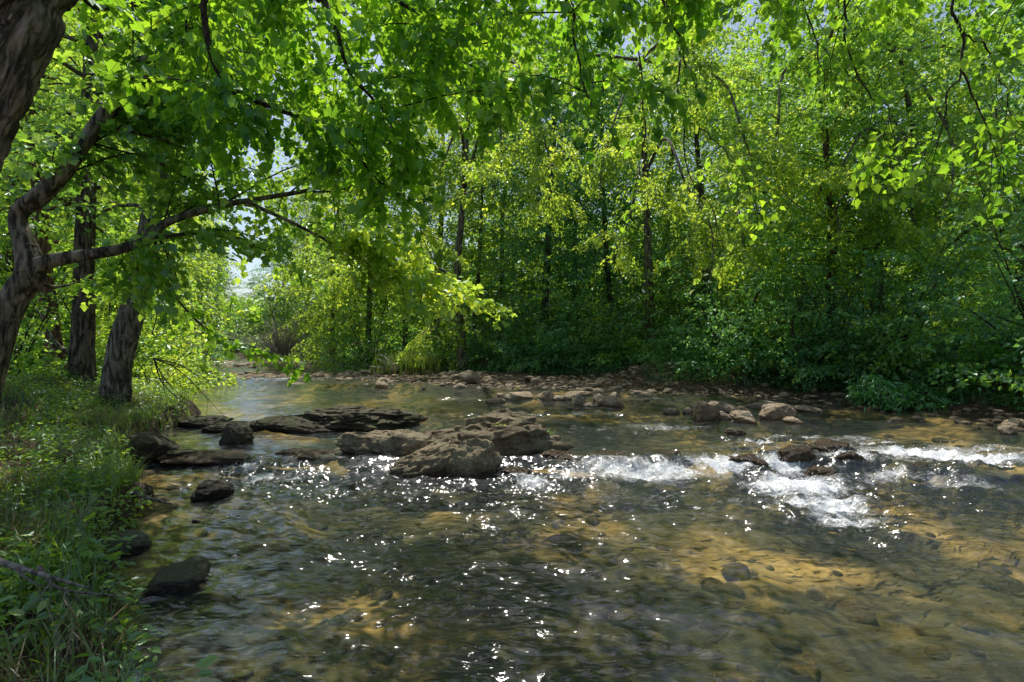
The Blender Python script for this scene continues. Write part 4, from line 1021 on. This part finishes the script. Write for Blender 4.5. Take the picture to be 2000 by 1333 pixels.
# 3-5 big trunks on the left bank
def bank_tree(label, pts, rad, bark, seed, crown_z, crown_r, nb, lmname, size=.13, kind='kite'):
    base = np.array(pts[0], float); base[2] = gz(base[0], base[1]) - .1
    P = np.array([base] + list(pts[1:]))
    r = hero('broadleaf_tree', label, base); mb = MB()
    tube(mb, P - base, rad, 48, .022, seed, 110, .08, .3)
    rng = np.random.default_rng(seed); lm = MB()
    for k in range(nb):
        f = (k + .5) / nb; h = crown_z + (P[-1][2] + 1.5 - crown_z) * f
        hz = min(h, P[-1][2])
        c = np.array([np.interp(hz, P[:, 2], P[:, 0]), np.interp(hz, P[:, 2], P[:, 1]), hz])
        p = bough_path(c, k * 2.4 + rng.normal(0, .3), crown_r * rng.uniform(.55, 1.15), rng.uniform(.05, .6), rng.uniform(.15, .55), rng)
        tube(mb, p - base, np.linspace(.06, .008, len(p)), 5); spray(lm, None, p - base, crown_r * .38, 16, 13, size, kind, rng, .45)
    link('trunk', mb.mesh('trunk', bark, True), r); link('crown', lm.mesh('crown', M[lmname]), r)
bank_tree('slim reddish brown trunked tree furthest left on the bank', [W(110, 720, 14), W(100, 640, 14), W(90, 560, 14), W(80, 420, 14), W(60, 200, 14.2), W(50, -100, 14.5)], [.22, .19, .17, .15, .12, .05], M['bark_red'], 71, 4.5, 3.4, 34, 'mid', .14)
bank_tree('thick upright dark trunk in the middle of the left bank', [W(158, 760, 12), W(162, 650, 12), W(165, 500, 12), W(170, 350, 12.2), W(178, 100, 12.5), W(180, -150, 13)], [.24, .215, .20, .185, .14, .06], M['bark_dark'], 72, 4.6, 4.0, 32, 'mid', .13)
bank_tree('thick trunk leaning right at the brink of the left pool', [W(222, 770, 10.8), W(238, 680, 10.8), W(262, 590, 10.8), W(280, 500, 10.9), W(310, 350, 11.2), W(365, 100, 11.8), W(385, -120, 12.5)], [.27, .235, .215, .20, .16, .11, .05], M['bark_grey'], 73, 4.2, 4.2, 36, 'mid', .125)

# 6 right overhanging tree: trunk outside the frame on the right bank
base = np.array([13.4, 6.0, gz(13.4, 6.0) - .1])
r = hero('maple_tree', 'overhanging tree whose bare hanging branches fill the top right corner', base)
mb = MB(); P = np.array([base, (13.2, 6.0, 2.5), (12.6, 6.1, 5), (11.6, 6.2, 8), (10.6, 6.4, 11)])
tube(mb, P - base, [.38, .32, .28, .2, .06], 32, .02, 12, 70, .08, .5); link('trunk', mb.mesh('trunk', M['bark_dark'], True), r)
lm, lm2, wm = MB(), MB(), MB(); rng = np.random.default_rng(81)
arms = [
    ([(12.4, 6.1, 5.5), (9, 6.0, 7.4), W(1990, -120, 5.6), W(1868, 0, 5.5), W(1882, 70, 5.5), W(1876, 150, 5.5), W(1850, 190, 5.5), W(1835, 270, 5.6), W(1800, 330, 5.7)], .04),
    ([W(1882, 60, 5.5), W(1920, 90, 5.6), W(1948, 130, 5.7), W(1968, 200, 5.8), W(1985, 290, 5.9)], .018),
    ([W(1878, 130, 5.5), W(1900, 190, 5.6), W(1935, 270, 5.8), W(1958, 330, 6.0), W(1990, 390, 6.2)], .018),
    ([(12.0, 6.1, 7), (7.5, 6.5, 8.2), W(1680, -150, 6.2), W(1652, 10, 6.2), W(1655, 90, 6.2), W(1690, 180, 6.3), W(1735, 215, 6.4), W(1745, 300, 6.6)], .035),
    ([W(1742, 225, 6.4), W(1720, 270, 6.5), W(1695, 310, 6.6)], .010),
    ([W(1746, 235, 6.4), W(1775, 270, 6.6), W(1815, 310, 6.8)], .010),
    ([(11.6, 6.2, 8), (6.5, 6.8, 8.6), W(1500, -200, 6.0), W(1560, -20, 6.0), W(1590, 60, 6.0), W(1605, 130, 6.1), W(1610, 190, 6.2)], .03),
    ([(11.6, 6.2, 8), (5, 7.5, 9), W(1330, -150, 7.5), W(1330, 0, 7.5), W(1325, 150, 7.6), W(1335, 240, 7.7), W(1345, 340, 7.8), W(1400, 430, 8.2), W(1385, 560, 8.4)], .04),
    ([W(1335, 235, 7.7), W(1375, 255, 8), W(1410, 290, 8.2), W(1450, 340, 8.4), W(1490, 430, 8.6)], .02),
    ([W(1240, -150, 7), W(1250, 120, 7), W(1260, 260, 7.0), W(1245, 330, 7.1), W(1232, 420, 7.2)], .02)]
arms[9] = ([(5, 7.5, 9), (3.5, 7.4, 8.2)] + arms[9][0], .03)
for j_, (L, r0) in enumerate(arms):
    b_ = MB(); q_ = crook(L, .011); tube(b_, q_ - base, np.linspace(r0 * .62, .003, len(q_)), 7, n=52, knots=.12); link('branch', b_.mesh('branch', M['twig'], True), r)
    spray(lm if j_ != 7 else lm2, wm, np.array(L) - base, .7, 14, 7, .10, 'maple', rng, .7, .004, start=.3)
    PP, _ = resample(np.array(L), np.ones(len(L)), 40)
    for q_ in range(3):   # bare hanging twigs
        s0 = PP[int(rng.uniform(.5, .95) * 39)]; e = s0 + np.array([rng.normal(0, .2), rng.normal(0, .2), -rng.uniform(.4, 1.1)])
        tube(wm, np.array([s0, (s0 + e) / 2 + rng.normal(0, .06, 3), e]) - base, [.006, .004, .002], 4, n=7)
# leafy top edge and far sunlit curtains of the same crown
for k in range(26):
    s0 = W(rng.uniform(1350, 2050), rng.uniform(-160, -20), rng.uniform(4.6, 7.5)); e = s0 + np.array([rng.normal(0, .7), rng.normal(0, .5), -rng.uniform(.2, 1.1)])
    Q = np.array([s0, (s0 + e) / 2 + (0, 0, .15), e]) - base; tube(wm, Q, [.012, .008, .003], 4, n=7); spray(lm, wm, Q, .5, 12, 10, .085, 'maple', rng, .6, .0035)
for k in range(14):
    c = np.array([rng.uniform(7, 13), rng.uniform(4.5, 9), rng.uniform(8, 12)])
    p = bough_path(c, rng.uniform(0, 6.28), rng.uniform(1.5, 3.5), .3, .3, rng)
    tube(wm, p - base, np.linspace(.03, .006, len(p)), 5); spray(lm, None, p - base, 1.4, 14, 11, .14, 'maple', rng, .4)
link('twig', wm.mesh('twig', M['twig'], True), r, kind='stuff'); link('crown', lm.mesh('crown', M['near']), r)
link('crown', lm2.mesh('crown', M['sunny']), r, label='sunlit leaves of the long hanging bough')

# 7 sunlit trees leaning out over the river from the right bank (the yellow green curtain)
def curtain(label, base, trunk, boughs, seed, size=.125):
    base = np.array([base[0], base[1], gz(base[0], base[1]) - .1]); rng = np.random.default_rng(seed)
    r = hero('maple_tree', label, base); mb, lm = MB(), MB()
    P = np.array([base] + trunk); tube(mb, P - base, np.linspace(.24, .06, len(P)), 16, .01, seed, 40, .08, .4)
    for B in boughs:
        s0 = P[-1] if B[0] is None else P[B[0]]
        L = np.array([s0] + [np.array(q_) for q_ in B[1]])
        tube(mb, L - base, np.linspace(.07, .008, len(L)), 6, n=20)
        spray(lm, None, L - base, B[2], int(B[3] * .8), 13, size, 'kite', rng, .55, start=.2, upj=.6)
        PP, _ = resample(L, np.ones(len(L)), 40)
        for q_ in range(int(B[4] * .8)):
            s1 = PP[int(rng.uniform(.3, .98) * 39)]; e = s1 + np.array([rng.normal(0, 1.1), rng.normal(0, .9), rng.uniform(-1.5, .3)])
            Q = np.array([s1, (s1 + e) / 2 + (0, 0, .25), e]); tube(mb, Q - base, [.02, .012, .004], 4, n=7)
            spray(lm, None, Q - base, .6, 13, 16, size, 'kite', rng, .5, upj=.6)
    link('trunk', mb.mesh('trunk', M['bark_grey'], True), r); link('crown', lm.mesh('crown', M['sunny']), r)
curtain('sunlit maple leaning over the river left of centre', (tp(905, 25), 25), [np.array((-2.6, 24.4, 5)), np.array((-2.2, 23.5, 9)), np.array((-1.8, 22, 13))],
        [(2, [W(900, 250, 19), W(860, 330, 18), W(820, 430, 17.5), W(850, 520, 17.5)], 2.0, 26, 14), (2, [W(960, 200, 18), W(980, 300, 16.5), W(960, 400, 16)], 2.0, 26, 14),
         (3, [W(1000, 120, 17), W(1050, 230, 15.5), W(1080, 340, 15)], 2.0, 26, 14), (1, [W(760, 480, 23), W(700, 520, 22), W(640, 580, 22)], 1.6, 22, 12), (3, [W(850, 100, 19), W(780, 220, 18), W(720, 330, 18), W(680, 420, 18)], 2.0, 24, 14),
         (1, [W(880, 560, 24), W(860, 620, 23.5), W(850, 660, 23)], 1.3, 20, 10)], 91)
curtain('sunlit maple reaching over the river right of centre', (tp(1270, 23), 23), [np.array((6.0, 22.5, 5)), np.array((5.6, 21.5, 9)), np.array((5.0, 20, 13))],
        [(3, [W(1220, 180, 17.6), W(1180, 300, 16.1), W(1170, 400, 15.6)], 1.9, 26, 14), (2, [W(1300, 270, 17.6), W(1340, 360, 16.1), W(1390, 450, 15.4), W(1385, 560, 15.0)], 1.5, 26, 12),
         (3, [W(1400, 150, 17.6), W(1450, 260, 16.1), W(1480, 350, 15.6)], 1.9, 26, 14), (2, [W(1250, 330, 19.6), W(1230, 420, 18.6), W(1200, 500, 18.1)], 1.5, 22, 10), (3, [W(1130, 120, 19.6), W(1090, 280, 18.1), W(1070, 400, 17.6)], 1.9, 24, 14),
         (3, [W(1330, 60, 18.6), W(1350, 180, 17.6)], 1.9, 20, 10)], 92)
curtain('sunlit maple hanging pale boughs over the right bank', (tp(1800, 22), 22), [np.array((17.0, 21.5, 5)), np.array((15.8, 20, 9)), np.array((14, 18.5, 12.5))],
        [(2, [W(1700, 250, 17.6), W(1640, 330, 16.1), W(1580, 400, 15.6)], 1.7, 26, 14), (2, [W(1760, 260, 17.6), W(1740, 350, 16.1), W(1700, 420, 15.6)], 1.7, 24, 12), (3, [W(1850, 250, 17.1), W(1860, 350, 15.6), W(1830, 430, 15.1)], 1.7, 24, 12),
         (3, [W(1550, 120, 18.6), W(1520, 240, 17.1), W(1520, 360, 16.6), W(1600, 430, 16.1)], 1.8, 26, 14), (3, [W(1900, 100, 17.6), W(1950, 250, 16.1), W(1960, 350, 15.6)], 1.9, 24, 14), (2, [W(1480, 380, 18), W(1450, 460, 16.5), W(1470, 520, 16)], 1.5, 24, 10), (2, [W(1650, 380, 17), W(1640, 460, 15.8)], 1.6, 22, 10), (2, [W(1780, 400, 17), W(1800, 480, 15.8)], 1.6, 22, 10), (1, [W(1930, 430, 17), W(1960, 500, 16)], 1.6, 22, 10), (3, [W(1680, 60, 18.6), W(1650, 180, 17.6)], 1.9, 22, 12)], 93)

# ------------------------------------------------------------------ grass and ground cover
def blades(mb, X, Y, Z, h, rng, w=.006, bend=.5):
    n = len(X); a = rng.uniform(0, 2 * PI, n); d = np.stack([np.cos(a), np.sin(a)], 1); s = np.stack([-d[:, 1], d[:, 0]], 1)
    b = bend * rng.uniform(.3, 1.3, n) * h
    V = np.zeros((n, 7, 3))
    for k, (t, ww) in enumerate(((0, 1), (.4, .9), (.75, .6))):
        c = np.stack([X + d[:, 0] * b * t ** 2, Y + d[:, 1] * b * t ** 2, Z + h * t * (1 - .25 * t * (b / h))], 1)
        V[:, 2 * k, :] = c; V[:, 2 * k, :2] += s * w * ww; V[:, 2 * k + 1, :] = c; V[:, 2 * k + 1, :2] -= s * w * ww
    V[:, 6, :] = np.stack([X + d[:, 0] * b, Y + d[:, 1] * b, Z + h * (1 - .25 * b / h)], 1)
    f = np.array([0, 1, 3, 2, 2, 3, 5, 4, 4, 5, 6])
    mb.add(V.reshape(-1, 3), (np.arange(n)[:, None] * 7 + f).ravel(), np.tile([4, 4, 3], n))
rng = np.random.default_rng(201)
def bank_points(n, near, xr, yr, dmax, side):
    X = rng.uniform(*xr, n); Y = yr[0] + (yr[1] - yr[0]) * rng.random(n) ** 1.6
    ins_ = inside(X, Y, POLY); dl_, dr_ = seg_dist(X, Y, LB), seg_dist(X, Y, RB)
    d = dl_ if side == 'L' else dr_
    k = (~ins_) & (d < dmax) & ((dl_ < dr_) == (side == 'L')) & (X > -1.25 * Y - .8)
    return X[k], Y[k], d[k]
X, Y, d = bank_points(260000, 0, (-17, .5), (1.2, 18), 6.5, 'L')
den = sstep(-.55, .25, fbm(X * .8, Y * .8, None, 3, 77)) * np.where(Y < 7, 1.0, .8)
k = (rng.random(len(X)) < den) & (d > .02 + .14 * sstep(-.1, .5, fbm(X * 1.7, Y * 1.7, None, 3, 99))); X, Y, d = X[k][:70000], Y[k][:70000], d[k][:70000]
mb = MB(); h = (.10 + .16 * rng.random(len(X))) * (1 + .5 * (d < .5)); blades(mb, X, Y, ground_z(X, Y) - .01, h, rng, .0048, .7)
link('grass', mb.mesh('grass', M['grass']), label='lush grass covering the left bank', kind='stuff')
X2, Y2, d2 = bank_points(60000, 0, (-10, .5), (1.2, 12), 4, 'L')
k2 = rng.random(len(X2)) < sstep(.0, .5, fbm(X2 * 1.3 + 3, Y2 * 1.3, None, 3, 67)); X2, Y2 = X2[k2][:3200], Y2[k2][:3200]
mb = MB(); blades(mb, X2, Y2, ground_z(X2, Y2) + .02, .14 + .26 * rng.random(len(X2)), rng, .004, 1.1)
link('dry_grass', mb.mesh('dry_grass', leaf_mat('dry_stem', [(.16, .12, .06), (.26, .20, .10), (.40, .33, .19)], (.35, .28, .12), .3, .05, 0)), label='dry straw coloured stems tangled in the left bank grass', kind='stuff')
# broad leaved weeds mixed in
def weeds(X, Y, Z, hmax, size, n_lf, kind, mat, name, label):
    m = len(X); mb = MB()
    n = m * n_lf; v = rng.random(n); hh = np.repeat(hmax, n_lf) * (.25 + .75 * v)
    a = rng.uniform(0, 2 * PI, n); rr = np.repeat(hmax, n_lf) * .55 * (rng.random(n) ** .7)
    O = np.stack([np.repeat(X, n_lf) + rr * np.cos(a), np.repeat(Y, n_lf) + rr * np.sin(a), np.repeat(Z, n_lf) + hh], 1)
    D = np.stack([np.cos(a), np.sin(a), rng.normal(-.1, .4, n)], 1); N = np.array([0, 0, 1.]) + rng.normal(0, .45, (n, 3))
    leaves(mb, O, D, N, size * (.5 + .8 * rng.random(n)), kind)
    return link(name, mb.mesh(name, mat), label=label, kind='stuff')
X, Y, d = bank_points(30000, 0, (-26, .5), (1.2, 30), 11, 'L')
k = rng.random(len(X)) < sstep(-.35, .3, fbm(X * .9 + 5, Y * .9, None, 3, 88)); X, Y = X[k][:13500], Y[k][:13500]
weeds(X, Y, ground_z(X, Y), (.10 + .30 * rng.random(len(X)) ** 1.5), .07, 12, 'oval', M['weed'], 'ground_cover', 'broad leaved weeds and seedlings among the left bank grass')
X, Y, d = bank_points(60000, 0, (-14, 40), (8, 45), 16, 'R')
bar_ = (X > -12) & (X < 5.5) & (d < 3.3)
k = (d > 1.0) & ~bar_; X, Y = X[k][:13000], Y[k][:13000]
weeds(X, Y, ground_z(X, Y), .15 + .35 * rng.random(len(X)), .13, 9, 'oval', M['teal'], 'ground_cover', 'shaded green ground cover of the right bank')
X, Y, d = bank_points(60000, 0, (-6, 14), (11, 30), 6, 'R')
bar_ = (X > -12) & (X < 5.0)
k = np.where(bar_, (d > 3.2) & (d < 5.6), (d > 1.0) & (d < 2.4)); X, Y = X[k][:14000], Y[k][:14000]
mb = MB(); blades(mb, X, Y, ground_z(X, Y) - .01, .14 + .26 * rng.random(len(X)), rng, .011, .8)
link('grass', mb.mesh('grass', leaf_mat('bank_grass', [(.03, .11, .035), (.05, .16, .05), (.09, .21, .06)], (.16, .42, .06), .4, .08, 0)), label='dark grass fringing the right bank above the stones', kind='stuff')
# tuft on the bar, tufts on the rocks, leafy sprigs
def tuft(label, c, n, spread, h, w, mat=None, bend=.6):
    X = rng.normal(0, spread, n); Y = rng.normal(0, spread * .7, n); mb = MB()
    blades(mb, X, Y, np.zeros(n) - .03, h * (.5 + .7 * rng.random(n)), rng, w, bend)
    link('grass_tuft', mb.mesh('grass_tuft', mat or M['grass']), None, c, label, 'grass tuft')
c = np.array([-4.95, 25.0, gz(-4.95, 25.0)]); tuft('tall yellow green grass tuft at the back of the cobble bar', c, 1100, .65, 1.1, .014, leaf_mat('sunny_grass', [(.06, .12, .02), (.10, .18, .03), (.2, .2, .06)], (.3, .45, .05), .45, .06, 0))
tuft('small green weed tuft on the right shoulder of the midstream outcrop', W(1056, 846, 8.7), 200, .085, .11, .006, M['grass'], .9)
tuft('tiny green sprig on top of the midstream outcrop', W(978, 832, 8.5), 50, .05, .10, .006, M['sunny'], .9)

# ------------------------------------------------------------------ light, sky, camera
EL, AZ = math.radians(63), math.radians(-15)
D = Vector((math.sin(AZ) * math.cos(EL), math.cos(AZ) * math.cos(EL), math.sin(EL)))
sl = bpy.data.lights.new('sun', 'SUN'); sl.energy = 5.0; sl.angle = math.radians(.53); sl.color = (1, .965, .90)
so = bpy.data.objects.new('sun', sl); COL.objects.link(so); so.rotation_euler = D.to_track_quat('Z', 'Y').to_euler(); so.location = (0, 0, 40)
w = bpy.data.worlds.new('World'); sc.world = w; w.use_nodes = True
nt = w.node_tree; bg = nt.nodes['Background']
sky = nt.nodes.new('ShaderNodeTexSky'); sky.sky_type = 'NISHITA'; sky.sun_disc = False
sky.sun_elevation = EL; sky.sun_rotation = AZ; sky.air_density = 1.0; sky.dust_density = 1.6
nt.links.new(sky.outputs[0], bg.inputs[0]); bg.inputs[1].default_value = .15
cam = bpy.data.cameras.new('camera'); co = bpy.data.objects.new('camera', cam); COL.objects.link(co)
cam.lens = 18; cam.sensor_width = 36; cam.clip_end = 3000; cam.clip_start = .05
co.location = (0, 0, CAM_H); co.rotation_euler = (PI / 2, 0, 0)
sc.camera = co
sc.view_settings.view_transform = 'Standard'; sc.view_settings.look = 'None'; sc.view_settings.exposure = 0; sc.view_settings.gamma = 1
cy = sc.cycles
cy.use_denoising = True; cy.denoiser = 'OPENIMAGEDENOISE'
cy.max_bounces = 7; cy.diffuse_bounces = 4; cy.glossy_bounces = 2; cy.transmission_bounces = 4; cy.transparent_max_bounces = 8
cy.caustics_reflective = False; cy.caustics_refractive = False; cy.sample_clamp_indirect = 6
